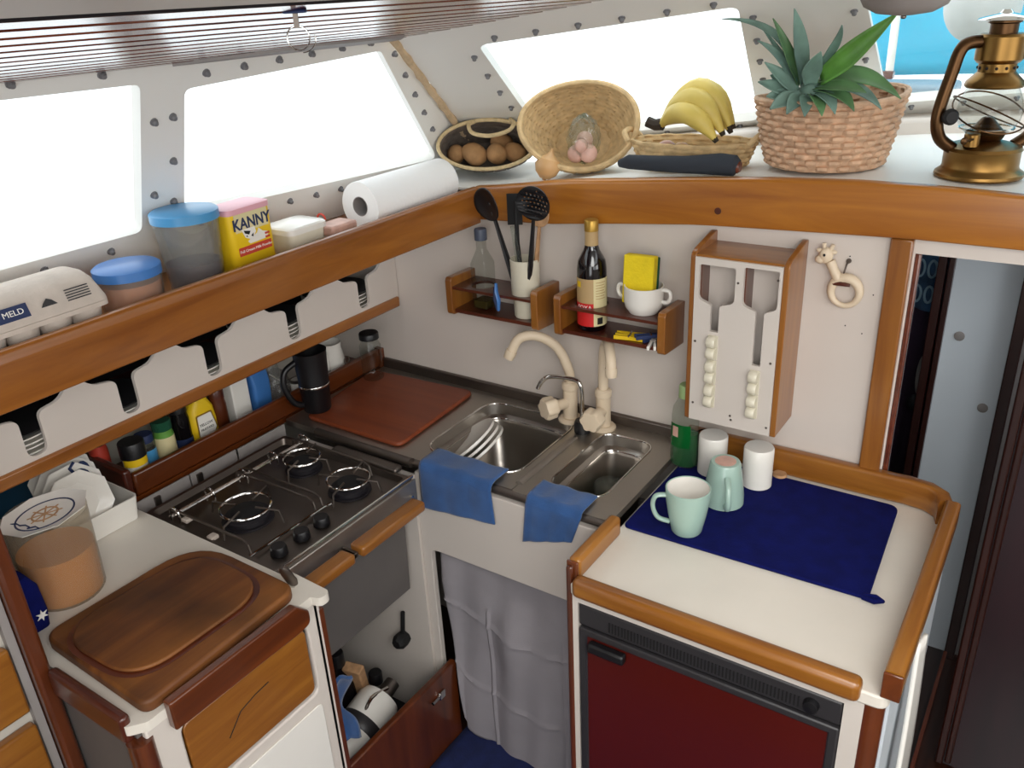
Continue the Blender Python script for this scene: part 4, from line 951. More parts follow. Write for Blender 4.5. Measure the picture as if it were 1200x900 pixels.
mb = MB()
for x, z in ((1.135, 1.262), (1.063, 1.266), (1.09, 1.324), (.60, 1.112), (.622, 1.110), (.32, 1.108), (1.155, 1.17), (1.096, 1.200), (1.125, 1.19)):
    mb.lathe([(.0012, 0), (.0012, .0006), (0, .0006)], 8, frame((x, -.0003, z), (1, 0, 0), (0, 0, 1)))
build('screw_hole', mb, M['dark'], bpy.data.objects['wall_back'])

# ================================================================== spices behind the stove
NX, NZ = -.085, .8975
def jar(name, lab, cat, y, r, h, bodymat, lidmat, lh, label=None, x=NX, neck=.9, lz0=.2, lz1=.75, lid_r=None):
    t = thing(name, lab, cat, (x, y, NZ))
    build('body', MB().lathe([(0, 0), (r * .92, 0), (r, .004), (r, h * .82), (r * neck, h * .93), (r * neck, h)], 24, T(x, y, NZ)), M[bodymat], t)
    lr = lid_r or r * .96
    build('lid', MB().lathe([(0, h + lh), (lr * .95, h + lh), (lr, h + lh - .002), (lr, h - .002), (0, h - .002)], 24, T(x, y, NZ)), M[lidmat], t)
    if label: wrap_label(t, 'label', x, y, NZ + h * lz0, NZ + h * lz1, r, -1.6, 1.0, label, 1, .0006)
    return t
jar('red_jar', 'small dark red jar at the left end of the spice shelf', 'jar', -.700 - .012, .018, .085, 'bandred', 'black', .014, x=-.135)
t = jar('spice_tub', 'white and yellow spice tub with big black lid on the spice shelf', 'tub', -.683, .023, .066, 'ivory', 'black', .030, x=-.062, neck=1, lid_r=.025)
wrap_label(t, 'yellow_band', -.062, -.683, NZ + .048, NZ + .066, .023, -1.6, 1.2, 'yellow', 1, .0006)
curved_text(t, 'lettering', 'SALT', .013, -.062, -.683, NZ + .034, .0238, -.1, 'inkblack')
jar('blue_label_jar', 'small clear jar with pale blue label on the spice shelf', 'jar', -.642, .019, .072, 'plasticg', 'inkblue', .014, 'skylid')
t = jar('herb_jar', 'green herb jar with green lid on the spice shelf', 'jar', -.598, .0205, .080, 'leafl', 'scour', .018, 'labcream', lz0=.25, lz1=.8)
bpy.data.objects['lid'] if False else None
jar('purple_bottle', 'dark purple bottle between the herb jar and the mustard', 'bottle', -.555, .019, .10, 'darkgl', 'black', .016, 'inkblue', lz0=.1, lz1=.4)
t = thing('mustard_bottle', 'yellow squeezy mustard bottle with shield-shaped white label', 'bottle', (NX, -.507, NZ))
def ml(w, d, z): return [(NX + a, -.507 + b, NZ + z) for a, b in rrect(-d, d, -w, w, d * .9, 6)]
build('body', MB().loft([ml(.030, .018, 0), ml(.033, .020, .006), ml(.033, .020, .055), ml(.030, .019, .085), ml(.020, .016, .105), ml(.012, .012, .115)]), M['yellow'], t)
build('cap', MB().lathe([(0, .160), (.004, .158), (.006, .135), (.013, .132), (.013, .112), (0, .112)], 20, T(NX, -.507, NZ)), M['yellow'], t)
ML = frame((NX + .0203, -.507, NZ + .050), (0, 1, 0), (0, 0, 1))
lb = build('label', MB().prism(rpoly([(-.022, -.022), (.006, -.034), (.022, -.012), (.014, .026), (-.020, .026)], .003, 3), 0, .0008, ML), M['inkwhite'], t)
build('label_border', MB().prism(rpoly([(-.0245, -.024), (.0065, -.0375), (.0255, -.012), (.0165, .029), (-.0225, .029)], .003, 3), -.0004, .0004, ML), M['gold'], t)
build('lettering', MB().text('YELLOW', .0085, ML @ T(-.002, .004, .0012)).text('MUSTARD', .0072, ML @ T(-.001, -.007, .0012)), M['inkblack'], lb, smooth=0)
t = jar('ketchup_bottle', 'dark red sauce bottle with white cap standing upside down', 'bottle', -.458, .018, .09, 'inkred', 'redx', .02)
bpy.data.objects[t.name].children[0].data.materials[0] = M['redz']
o = build('paper_wrap', MB().loft([[(a, b, z) for a, b in rrect(-.125 - w, -.125 + w, -.46 - d, -.40 + d, .012, 4)] for w, d, z in ((.016, .0, NZ), (.018, .002, NZ + .06), (.012, -.002, NZ + .13))]), M['garlic']); o.data.materials[0] = M['hull']; tag(o, 'crumpled beige paper packet behind the sauce bottle', 'packet')
o = build('white_carton', MB().box(-.115, -.075, -.424, -.378, NZ, NZ + .115), M['ivory'], bevel=.003); tag(o, 'plain white carton on the spice shelf', 'carton')
t = thing('blue_packet', 'blue and white food packet leaning on the spice shelf', 'packet', (-.09, -.345, NZ))
Fb = T(-.09, -.345, NZ + .002, 0, 0, .06)
build('packet', MB().loft([[(a, b, z) for a, b in rrect(-.012 - w, .012 + w, -.024, .024, .008, 4)] for w, z in ((.0, 0), (.006, .03), (.006, .08), (-.008, .12))], Fb), M['lidblue'], t)
build('white_top', MB().box(-.003, .003, -.024, .024, .118, .132, Fb), M['ivory'], t)
t = thing('tied_bag', 'white plastic bag of food tied with a strip on the spice shelf', 'bag', (-.09, -.29, NZ))
build('bag', MB().ball((-.09, -.288, NZ + .045), .028, .032, .045, 18).ball((-.085, -.30, NZ + .09), .014, .018, .03, 12), M['plasticw'], t)
build('tie_strip', MB().tube([(-.062, -.325, NZ + .095), (-.058, -.305, NZ + .075), (-.060, -.285, NZ + .055)], .0045, 8, None, False, .4), M['hull'], t)
t = thing('small_can', 'small round can with pale lid beside the tied bag', 'can', (-.055, -.262, NZ))
build('can', MB().lathe([(0, 0), (.016, 0), (.016, .055), (0, .055)], 22, T(-.058, -.255, NZ)), M['ivory'], t)
build('rim', MB().lathe([(.0165, .050), (.0175, .056), (.0150, .058), (.0135, .0555)], 22, T(-.058, -.255, NZ)), M['dsteel'], t)
t = thing('white_jug', 'white ceramic jug standing in the corner behind the fiddle rail', 'jug', (-.080, -.130, NZ))
build('body', MB().lathe([(0, 0), (.028, 0), (.034, .01), (.036, .05), (.030, .085), (.032, .098), (.029, .098), (.027, .085), (.03, .03), (0, .01)], 28, T(-.080, -.122, NZ)), M['ivory'], t)
build('handle', MB().tube(arc((-.062, -.152, NZ + .085), [(-.045, -.165, NZ + .078), (-.045, -.165, NZ + .05), (-.058, -.152, NZ + .035)], 12), .0045, 8), M['ivory'], t)
t = thing('steel_ring_clip', 'small steel ring clip on the fiddle rail below the white jug', 'clip', (-.018, -.10, .945))
build('ring', MB().tube([(-.026 , -.118 + .009 * math.cos(a), .956 + .009 * math.sin(a)) for a in [2 * PI * i / 20 for i in range(20)]], .0016, 6, None, True), M['dsteel'], t)

# ================================================================== left window ledge
t = thing('egg_carton', 'grey cardboard egg carton with printed lid at the left of the ledge', 'egg carton', (.255, -1.0, ZL))
def ec(x0, x1, z, y0=-1.13, y1=-.858, d=0): return [(a, b, z) for a, b in rrect(x0 + d, x1 - d, y0 + d, y1 - d, .012, 4)]
build('lid', MB().loft([ec(.204, .314, ZL + .050), ec(.206, .312, ZL + .055), ec(.214, .302, ZL + .080, d=.006), ec(.220, .292, ZL + .088, d=.010)]), M['carton'], t)
mb = MB()
for i in range(6):
    for j in range(2):
        mb.lathe([(0, 0), (.013, 0), (.019, .016), (.0245, .045), (0, .045)], 14, T(.232 + .054 * j, -1.106 + .0445 * i, ZL + .0006))
mb.loft([ec(.204, .314, ZL + .043), ec(.204, .314, ZL + .0495)])
build('tray', mb, M['carton'], t)
EL = frame((.3075, -.985, ZL + .0675), (0, 1, 0), (-.37, 0, .93))
lb = build('label', MB().box(-.020, .020, -.009, .009, -.0005, .0008, EL), M['inkblue'], t)
build('lettering', MB().text('MELD', .0105, EL @ T(0, 0, .0012), .0003, 1.05), M['inkwhite'], lb, smooth=0)
mb = MB()
for k in range(5): mb.box(.072, .105, -.006 + .0035 * k, -.0045 + .0035 * k, -.0003, .0006, EL)
build('print', mb, M['fgrey'], t)
build('print_motif', MB().prism([(.036, -.004), (.058, -.004), (.052, .003), (.046, .006), (.040, .001)], 0, .0006, EL), M['fgrey'], t)
build('print_line', MB().tube([EL @ Vector((-.062, -.004, .0004)), EL @ Vector((-.05, .001, .0004)), EL @ Vector((-.042, -.001, .0004))], .0011, 5), M['fgrey'], t)
def tub(name, lab, x, y, r0, r1, h, lidmat, fill, fillh, lidh=.014):
    t = thing(name, lab, 'tub', (x, y, ZL))
    build('tub', MB().lathe([(0, 0), (r0, 0), (r0 + .002, .003), (r1, h), (r1 - .0015, h), (r0, .005), (0, .004)], 32, T(x, y, ZL + .0006)), M['plasticw'], t)
    if fill: build('contents', MB().lathe([(0, .005), (r0 - .001, .005), (r0 + (r1 - r0) * fillh / h - .002, fillh), (0, fillh + .006)], 28, T(x, y, ZL)), M[fill], t)
    build('lid', MB().lathe([(0, h + lidh), (r1 - .002, h + lidh), (r1 + .002, h + lidh - .003), (r1 + .002, h - .002), (r1 - .003, h - .002), (0, h)], 32, T(x, y, ZL + .0006)), M[lidmat], t)
    return t
tub('food_tub', 'low clear tub of orange food with blue lid beside the egg carton', .256, -.790, .042, .046, .057, 'lidblue', 'orange', .046)
t = tub('tall_tub', 'tall clear tub with sky blue lid beside the yellow milk tin', .244, -.668, .040, .050, .110, 'skylid', 'brownc', .042)
build('inner_bag', MB().grid(lambda u, v: (.244 + (.030 + .010 * v) * math.cos(2 * PI * u) * (1 + .12 * math.sin(9 * u)), -.668 + (.030 + .010 * v) * math.sin(2 * PI * u), ZL + .044 + .045 * v + .014 * math.sin(4 * PI * u) * v), 24, 6, None, True), M['plasticw'], t)
t = thing('milk_tin', 'yellow milk powder tin with pink lid and bold blue lettering', 'tin', (.255, -.575, ZL))
TF = T(.252, -.574, ZL + .0006, .06, .0, 0) @ Matrix.Diagonal((1, 1, .87, 1))
def tr(d, z): return [(a, b, z) for a, b in rrect(-.028 + d, .028 - d, -.046 + d, .046 - d, .012, 5)]
build('body', MB().loft([tr(.001, 0), tr(0, .002), tr(0, .118), tr(.002, .120)], TF), M['yellow'], t)
build('lid', MB().loft([tr(-.001, .118), tr(-.001, .128), tr(.003, .130)], TF), M['pink'], t)
TL = TF @ frame((.0282, 0, 0), (0, 1, 0), (0, 0, 1))
build('cream_band', MB().box(-.0355, .0355, .084, .1175, -.0006, .0004, TL), M['labcream'], t)
build('red_band', MB().box(-.0355, .0355, .040, .056, -.0006, .0004, TL), M['bandred'], t)
build('lettering', MB().text('KANNY', .029, TL @ T(0, .098, .0006), .0003, .80, .0007), M['inkblue'], t, smooth=0)
build('small_lettering', MB().text('Full Cream Milk Powder', .0072, TL @ T(.001, .048, .0007)), M['inkwhite'], t, smooth=0)
mb = MB().prism([(-.024, .088), (.004, .088), (.006, .078), (-.006, .066), (-.018, .072)], 0, .0006, TL)
build('cow_patch', mb, M['inkwhite'], t)
build('cow_spots', MB().prism([(-.020, .086), (-.006, .082), (-.010, .076), (-.018, .080)], .0005, .0010, TL).prism([(-.006, .073), (0, .077), (-.002, .070)], .0005, .001, TL).prism([(-.017, .074), (-.014, .076), (-.013, .072)], .0005, .001, TL), M['inkblack'], t)
build('milk_splash', MB().prism([(-.010, .059), (.030, .060), (.030, .072), (.020, .075), (.012, .083), (.008, .075), (-.004, .070), (-.014, .064)], 0, .0006, TL), M['ivory'], t)
build('red_mark', MB().box(.024, .034, .060, .064, 0, .0010, TL).box(.024, .034, .067, .071, 0, .0010, TL), M['bandred'], t)
t = thing('white_tub', 'plain white food tub with flat lid right of the milk tin', 'tub', (.255, -.468, ZL))
def wt(w, d, z): return [(a, b, z) for a, b in rrect(.258 - d, .258 + d, -.464 - w, -.464 + w, .016, 5)]
build('tub', MB().loft([wt(.036, .032, ZL + .0006), wt(.038, .034, ZL + .004), wt(.042, .036, ZL + .047)]), M['beige2'], t)
build('lid', MB().loft([wt(.045, .039, ZL + .045), wt(.045, .039, ZL + .054), wt(.042, .036, ZL + .057)]), M['ivory'], t)
t = thing('flat_packet', 'flat pinkish packet on the ledge left of the paper roll', 'packet', (.275, -.385, ZL))
build('packet', MB().box(.255, .300, -.416, -.352, ZL + .022, ZL + .040, ), M['garlic'], t, bevel=.004)
build('clip', MB().tube([(.25 + .010 * math.cos(a), -.392, ZL + .044 + .010 * math.sin(a)) for a in [PI * i / 10 for i in range(11)]], .002, 6), M['bandred'], t)
o = build('white_tray', MB().box(.235, .312, -.425, -.325, ZL + .0006, ZL + .0215), M['ivory'], bevel=.004); tag(o, 'shallow white box under the pinkish packet', 'box')
t = thing('kitchen_roll', 'white kitchen paper roll lying on the ledge below the side window', 'kitchen roll', (.262, -.165, ZL))
RR = frame((.258, -.297, ZL + .0475), (1, 0, 0), (0, 0, 1))
prof = [(.0185, 0), (.046, 0), (.0465, -.002), (.0465, -.248), (.046, -.25), (.0185, -.25)]
build('paper', MB().lathe(prof + [prof[0]], 48, RR), M['paper'], t)
build('core', MB().lathe([(.0186, .0005), (.0175, .0005), (.0175, -.2505), (.0186, -.2505), (.0186, .0005)], 30, RR), M['grey'], t)

# ================================================================== on the ledge below the windscreen
def woven(rfun, zfun, n=72, rows=14, amp=.0022, M_=None, sx=1, sy=1, thick=True, tilt=None):
    """over-and-under weave: every row of strands bulges out where its neighbour goes in"""
    sub = 4
    def f(u, v):
        k = v * rows; row = int(k); fr = k - row
        a = 2 * PI * u
        hump = math.sin(math.pi * fr)
        w = amp * (2.2 * hump - 1) if (int(u * n / 4 + .001) + row) % 2 == 0 else amp * (.5 * hump - 1.7)
        r = rfun(v) + w
        z = zfun(v)
        if tilt: z += tilt(a, v)
        p = Vector((r * sx * math.cos(a), r * sy * math.sin(a), z))
        return M_ @ p if M_ is not None else p
    return MB().grid(f, n, rows * sub, None, True)
# dark soft basket with potatoes lying on its side
t = thing('soft_basket', 'dark soft basket with rope handle lying on its side, full of potatoes', 'basket', (.28, .09, 1.385))
ax = Vector((.50, -.80, .34)).normalized(); bc = Vector((.262, .125, 1.437))
FB1 = frame(bc, ax.cross(Vector((0, 0, 1))), ax.cross(ax.cross(Vector((0, 0, 1)))))
def rb(v): return .055 + .040 * math.sin(min(1, v * 1.1) * PI / 2)
build('basket_wall', woven(rb, lambda v: -.075 + .125 * v, 88, 10, .0016, FB1, 1.12, .55), M['jute'], t, solid=.004)
build('basket_bottom', MB().lathe([(0, -.076), (.056, -.076), (.056, -.072), (0, -.072)], 30, FB1, 1.12, .55), M['jute'], t)
build('rim', MB().tube([FB1 @ Vector((.096 * 1.12 * math.cos(a), .096 * .55 * math.sin(a), .051)) for a in [2 * PI * i / 40 for i in range(40)]], .0042, 8, None, True), M['rope'], t)
hp = [FB1 @ Vector((x, y, z)) for x, y, z in ((.035, -.052, .052), (.045, -.040, .068), (.035, -.022, .082), (.005, -.014, .090), (-.03, -.024, .083), (-.044, -.040, .068), (-.036, -.052, .053))]
sgn = 1 if (FB1.to_3x3() @ Vector((0, 1, 0))).z > 0 else -1
hp = [FB1 @ Vector((x * 1.0 - .015, sgn * y, z)) for x, y, z in ((.040, .050, .052), (.052, .040, .066), (.042, .020, .078), (.005, .012, .084), (-.034, .022, .078), (-.046, .040, .066), (-.038, .051, .053))]
build('rope_handle', MB().tube(arc(hp[0], hp[1:], 30), .0045, 8), M['rope'], t)
def potato(x, y, z, s, a, lab):
    mb = MB().ball((0, 0, 0), .031 * s, .024 * s, .024 * s, 20)
    m = T(x, y, z, a, .3, .4)
    mb.v = [m @ (p * (1 + .06 * math.sin(p.x * 130 + a) * math.cos(p.y * 110 + 2 * a))) for p in mb.v]
    o = build('potato', mb, M['potato']); tag(o, lab, 'potato', 'potatoes in the dark basket')
for px, py, pz, s, a, lab in ((-.030, -.014, .020, 1.0, .3, 'pale potato near the mouth of the dark basket'), (.020, -.016, .022, .95, 1.9, 'brown potato in the middle of the dark basket'), (.060, -.012, .005, .9, .9, 'shaded potato at the right in the dark basket'), (-.072, -.010, .005, .85, 2.5, 'shaded potato at the left in the dark basket'), (.03, .016, -.02, .9, 1.2, 'dark potato at the back of the dark basket')):
    p = FB1 @ Vector((px if (FB1.to_3x3() @ Vector((1, 0, 0))).x > 0 else -px, sgn * py, pz)); potato(p.x, p.y, p.z, s, a, lab)
# straw basket with an onion and a bag
t = thing('straw_basket', 'round coiled straw basket lying open towards the viewer', 'basket', (.51, .10, 1.41))
ax = Vector((.36, -.80, .48)).normalized(); bc = Vector((.505, .115, 1.487))
FB2 = frame(bc, ax.cross(Vector((0, 0, 1))), ax.cross(ax.cross(Vector((0, 0, 1)))))
build('basket_wall', woven(lambda v: .058 + .060 * math.sin(v * PI / 2), lambda v: -.075 + .115 * v, 96, 13, .0020, FB2, 1.0, .76, True, lambda a, v: .012 * v * math.sin(2 * a + 1)), M['straw'], t, solid=.005)
build('basket_bottom', MB().lathe([(0, -.076), (.059, -.076), (.059, -.071), (0, -.071)], 30, FB2, 1.0, .76), M['straw'], t)
build('rim', MB().tube([FB2 @ Vector((.119 * math.cos(a), .119 * .76 * math.sin(a), .041 + .012 * math.sin(2 * a + 1))) for a in [2 * PI * i / 48 for i in range(48)]], .0055, 8, None, True), M['straw'], t)
t = thing('onion', 'brown onion at the mouth of the straw basket', 'onion', (.482, .045, 1.42))
build('bulb', MB().lathe([(0, -.026), (.010, -.025), (.022, -.014), (.0265, 0), (.022, .014), (.010, .022), (.004, .030), (.003, .036), (0, .036)], 26, T(.476, .030, zs(.476) + .031, .2, -.2, .25)), M['onion'], t)
build('root', MB().lathe([(0, -.029), (.004, -.0285), (.005, -.025), (0, -.024)], 10, T(.476, .030, zs(.476) + .031, .2, -.2, .25)), M['cork'], t)
t = thing('bulb_bag', 'clear plastic bag of pinkish bulbs inside the straw basket', 'bag', (.53, .08, 1.43))
rs = random.Random(5)
def bagf(u, v):
    a = 2 * PI * u; b = PI * v; r = 1 + .10 * math.sin(7 * a + 5 * b) + .05 * math.sin(13 * a - 9 * b)
    return (.532 + .032 * r * math.sin(b) * math.cos(a), .082 + .032 * r * math.sin(b) * math.sin(a), 1.472 - .040 * r * math.cos(b) + .012 * v)
build('bag', MB().grid(bagf, 40, 20, None, True), M['plasticg'], t)
for x, y, z, r in ((.520, .070, 1.450, .018), (.547, .072, 1.452, .019), (.532, .086, 1.476, .017), (.538, .060, 1.468, .014)):
    build('bulb', MB().ball((x, y, z), r, r * .95, r, 16), M['garlic'], t)
# woven tray with bananas
t = thing('banana_tray', 'low pale woven tray holding the bananas', 'tray', (.75, .12, 1.43))
zb = zs(.75) + .010
build('tray_wall', woven(lambda v: .105 + .018 * v, lambda v: zb + .045 * v, 120, 5, .0020, T(.748, .125, 0, .10), 1.0, .52), M['straw'], t, solid=.004)
build('tray_bottom', MB().lathe([(0, 0), (.104, 0), (.104, .004), (0, .004)], 40, T(.748, .125, zb, .10), 1, .52), M['straw'], t)
for s in (-1, 1):
    c = Vector((.748 + s * .117, .125 + s * .012, zb + .042))
    build('tray_handle', MB().tube(arc(c + Vector((0, -.03, 0)), [c + Vector((s * .012, -.022, .014)), c + Vector((s * .015, 0, .018)), c + Vector((s * .012, .022, .014)), c + Vector((0, .03, 0))], 16), .0055, 8), M['straw'], t)
t = thing('banana_bunch', 'bunch of ripe bananas lying on the woven tray', 'bananas', (.75, .12, 1.47))
S0 = Vector((.676, .108, zb + .068))
for k, (dy, lift, dx) in enumerate(((-.048, .010, .0), (-.030, .032, .006), (-.002, .046, .010), (.026, .040, .004), (.040, .016, -.006))):
    P = []
    for i in range(13):
        s = i / 12
        P.append(S0 + Vector((.012 + (.150 + dx) * s - .02 * s * s, dy * math.sin(s * PI * .62) * 1.1, (.030 + lift) * math.sin(s * PI * .86) - .030 * s ** 2 + .004)))
    R_ = [.0065, .009, .0135, .0175, .0200, .0212, .0218, .0215, .0205, .0185, .015, .010, .0055]
    b = build('banana', MB().tube(P, R_, 7), M['banana'], t, smooth=60)
    d = (P[-1] - P[-2]).normalized()
    build('tip', MB().tube([P[-1] - d * .002, P[-1] + d * .006], [.0062, .0045], 8), M['bantip'], b)
build('stem', MB().tube([S0 + Vector((-.016, -.002, .010)), S0 + Vector((0, 0, .004)), S0 + Vector((.016, 0, .006))], [.0105, .011, .012], 8), M['bantip'], t)
for x, y, lab in ((.742, .085, 'orange onion lying under the banana bunch'), (.705, .100, 'small reddish onion beside the banana stem')):
    o = build('small_onion', MB().ball((x, y, zb + .026), .021, .020, .0195, 16), M['onion'] if x > .72 else M['garlic']); tag(o, lab, 'onion')
t = thing('cloth_roll', 'dark rolled cloth case lying in front of the banana tray', 'roll', (.76, .035, 1.43))
zr = zs(.76) + .007
build('case', MB().tube([(.640, .028, zr + .012), (.66, .028, zr + .0165), (.72, .030, zr + .0165), (.78, .030, zr + .0185), (.84, .032, zr + .0225), (.868, .034, zr + .0215), (.874, .034, zr + .020)], [.007, .0135, .0145, .016, .0195, .0185, .012], 14), plain('charcoal_cloth', '#2b3038', .9, var=.2, bump=.4), t)
build('end_fold', MB().tube([(.873, .034, zr + .0200), (.878, .034, zr + .0200)], [.0125, .009], 12), M['gtrim'], t)

# pineapple in the big wicker basket
PBx, PBy = .992, .148; pz = zs(.99) + .0065
t = thing('wicker_basket', 'large round wicker basket holding the pineapple', 'basket', (PBx, PBy, pz))
tl = lambda a, v: v * (.006 * math.cos(a) + .004 * math.sin(2 * a))
build('basket_wall', woven(lambda v: .098 + .027 * v ** .8, lambda v: pz + .116 * v, 144, 11, .0030, T(PBx, PBy, 0), 1, 1, True, tl), M['wicker'], t, solid=.004)
build('basket_bottom', MB().lathe([(0, 0), (.098, 0), (.098, .004), (0, .004)], 40, T(PBx, PBy, pz)), M['wicker'], t)
build('rim', MB().tube([(PBx + .126 * math.cos(a), PBy + .126 * math.sin(a), pz + .116 + tl(a, 1)) for a in [2 * PI * i / 60 for i in range(60)]], .0045, 8, None, True), M['wicker'], t)
t = thing('pineapple', 'pineapple with long green leaves lying in the wicker basket', 'pineapple', (PBx, PBy, pz + .05))
FP = frame((1.028, .165, pz + .062), (0, 1, 0), (.0, 0, 1)); axp = Vector((-.52, -.62, .58)).normalized()
FP = frame((1.006, .128, pz + .070), axp.cross(Vector((0, 1, 0))), axp.cross(axp.cross(Vector((0, 1, 0)))))
if FP.col[2].to_3d().dot(axp) < 0: FP = FP @ Matrix.Rotation(PI, 4, 'X')
def pf_(u, v):
    a = 2 * PI * u; b = PI * v
    bump = .0035 * abs(math.sin(8 * a + 14 * v)) * abs(math.sin(8 * a - 14 * v)) * math.sin(b)
    r = (.041 + bump) * math.sin(b) ** .7
    return FP @ Vector((r * math.cos(a), r * math.sin(a), -.070 * math.cos(b)))
build('fruit', MB().grid(pf_, 80, 40, None, True), M['pine'], t)
crown = Vector((.972, .058, 1.588))
def leaf(b, mid, e, w, mat):
    b, mid, e = Vector(b), Vector(mid), Vector(e)
    d = (e - b); side = d.cross(Vector((.57, -.62, .55))).normalized()
    def f(u, v):
        s = v
        p = b * (1 - s) ** 2 + mid * 2 * s * (1 - s) + e * s * s
        ww = w * (min(1, .62 + 1.0 * s) if s < .4 else max(0.0, 1 - ((s - .4) / .6) ** 1.7)) + .0006
        tn = (mid - b) * 2 * (1 - s) + (e - mid) * 2 * s
        nrm = side.cross(tn.normalized())
        x = (u - .5) * 2
        return p + side * (x * ww) + nrm * (-.35 * ww * (1 - x * x))
    build('leaf', MB().grid(f, 6, 14), M[mat], t, solid=.0012)
for b, mid, e, w, mat in (
    ((0.971, 0.060, 1.593), (0.969, 0.030, 1.661), (0.958, 0.010, 1.711), 0.015, 'leafb'),
    ((0.964, 0.060, 1.590), (0.957, 0.020, 1.644), (0.928, 0.000, 1.698), 0.0105, 'leaf'),
    ((0.958, 0.060, 1.592), (0.949, 0.030, 1.698), (0.850, -0.020, 1.700), 0.0075, 'leafb'),
    ((0.952, 0.060, 1.590), (0.948, 0.020, 1.644), (0.905, 0.000, 1.665), 0.0085, 'leafb'),
    ((0.956, 0.060, 1.584), (0.952, 0.030, 1.630), (0.906, 0.020, 1.681), 0.0065, 'leafb'),
    ((0.996, 0.050, 1.602), (1.047, 0.020, 1.639), (1.122, -0.030, 1.703), 0.0185, 'leafl'),
    ((0.989, 0.060, 1.617), (1.027, 0.040, 1.655), (1.029, 0.030, 1.684), 0.007, 'leafb'),
    ((0.986, 0.040, 1.592), (0.989, 0.020, 1.623), (1.003, 0.020, 1.646), 0.017, 'leafb'),
    ((0.963, 0.050, 1.580), (0.946, 0.020, 1.610), (0.916, 0.010, 1.631), 0.0125, 'leafb'),
    ((0.964, 0.050, 1.577), (0.939, 0.020, 1.594), (0.907, 0.010, 1.600), 0.0125, 'leafb'),
    ((0.968, 0.050, 1.574), (0.944, 0.020, 1.583), (0.923, 0.010, 1.577), 0.012, 'leafb'),
    ((0.974, 0.040, 1.576), (0.952, 0.010, 1.579), (0.932, 0.005, 1.557), 0.0125, 'leafb'),
    ((0.978, 0.040, 1.576), (0.969, 0.010, 1.579), (0.961, 0.005, 1.550), 0.0125, 'leafb'),
    ((0.985, 0.040, 1.576), (0.989, 0.010, 1.580), (0.991, 0.005, 1.547), 0.0125, 'leafb'),
    ((0.990, 0.040, 1.579), (1.012, 0.010, 1.585), (1.019, 0.005, 1.549), 0.0125, 'leaf'),
    ((0.993, 0.040, 1.582), (1.029, 0.015, 1.588), (1.038, 0.010, 1.552), 0.0125, 'leafb'),
    ((0.995, 0.050, 1.586), (1.046, 0.020, 1.595), (1.065, 0.020, 1.556), 0.013, 'leaf'),
    ((0.992, 0.060, 1.593), (1.068, 0.030, 1.605), (1.106, 0.020, 1.560), 0.0125, 'leafb'),
    ((0.991, 0.060, 1.601), (1.067, 0.050, 1.629), (1.127, 0.050, 1.573), 0.0165, 'leaf'),
    ((0.991, 0.070, 1.603), (1.059, 0.060, 1.620), (1.102, 0.060, 1.594), 0.0155, 'leafb'),
    ((0.992, 0.050, 1.591), (1.035, 0.030, 1.604), (1.080, 0.020, 1.585), 0.015, 'leaf'),
    ((0.956, 0.050, 1.580), (0.936, 0.040, 1.602), (0.921, 0.030, 1.609), 0.012, 'leafb'),
    ):
    leaf(b, mid, e, w, mat)
build('crown_base', MB().ball(tuple(crown + Vector((.008, .012, -.016))), .024, .024, .026, 16), M['leafb'], t)

# hurricane lantern
LX, LY = 1.247, .122; lz = zs(1.25) + .0025
t = thing('hurricane_lantern', 'aged brass hurricane lantern standing at the right end of the ledge', 'lantern', (LX, LY, lz))
TL_ = T(LX, LY, lz, math.radians(35))
build('tank', MB().lathe([(0, 0), (.065, 0), (.067, .003), (.066, .007), (.058, .013), (.0565, .018), (.0565, .040), (.0585, .043), (.056, .048), (.040, .053), (.024, .057), (0, .057)], 44, TL_), M['brass'], t)
build('filler_cap', MB().lathe([(0, .072), (.010, .072), (.012, .070), (.012, .052), (0, .052)], 18, TL_ @ T(-.032, -.022, 0)), M['brass'], t)
build('burner', MB().lathe([(.022, .056), (.026, .060), (.030, .068), (.026, .072), (.018, .080), (.008, .092), (0, .094)], 28, TL_), M['bronze'], t)
build('globe', MB().lathe([(.030, .068), (.037, .074), (.046, .088), (.048, .102), (.045, .118), (.038, .134), (.033, .142)], 40, TL_), M['glass'], t)
for a in (0, PI / 2):
    g = [(.054 * math.cos(a + b), .054 * math.sin(a + b), .100 + .026 * math.sin(b)) for b in [2 * PI * i / 36 for i in range(36)]]
    build('wire_guard', MB().tube([TL_ @ Vector(p) for p in g], .0014, 6, None, True), M['bronze'], t)
build('guard_ring', MB().tube([TL_ @ Vector((.040 * math.cos(b), .040 * math.sin(b), .076)) for b in [2 * PI * i / 36 for i in range(36)]], .0016, 6, None, True), M['chrome'], t)
build('hood', MB().lathe([(.041, .138), (.043, .141), (.041, .147), (.032, .156), (.027, .161), (.027, .173), (.030, .174), (.0345, .179), (.0345, .212), (.031, .216), (.020, .216)], 40, TL_), M['brass'], t)
build('chimney', MB().lathe([(.020, .214), (.020, .230), (.024, .232), (.024, .235), (.0, .235)], 26, TL_), M['bronze'], t)
build('cap', MB().lathe([(.0, .250), (.006, .250), (.010, .245), (.036, .239), (.039, .236), (.036, .235), (.0, .235)], 36, TL_), M['chrome'], t)
mb = MB()
for k in range(12):
    a = 2 * PI * k / 12; mb.ball((.027 * math.cos(a), .027 * math.sin(a), .167), .0024, .0024, .0026, 8, TL_)
build('vent_hole', mb, M['dark'], t)
for s in (-1, 1):
    P = arc((s * .020, 0, .205), [(s * .048, 0, .205), (s * .062, 0, .194), (s * .070, 0, .160), (s * .080, 0, .112), (s * .081, 0, .086), (s * .072, 0, .062), (s * .050, 0, .046)], 42)
    build('side_tube', MB().tube([TL_ @ Vector(p) for p in P], .0098, 14), M['bronze'], t)
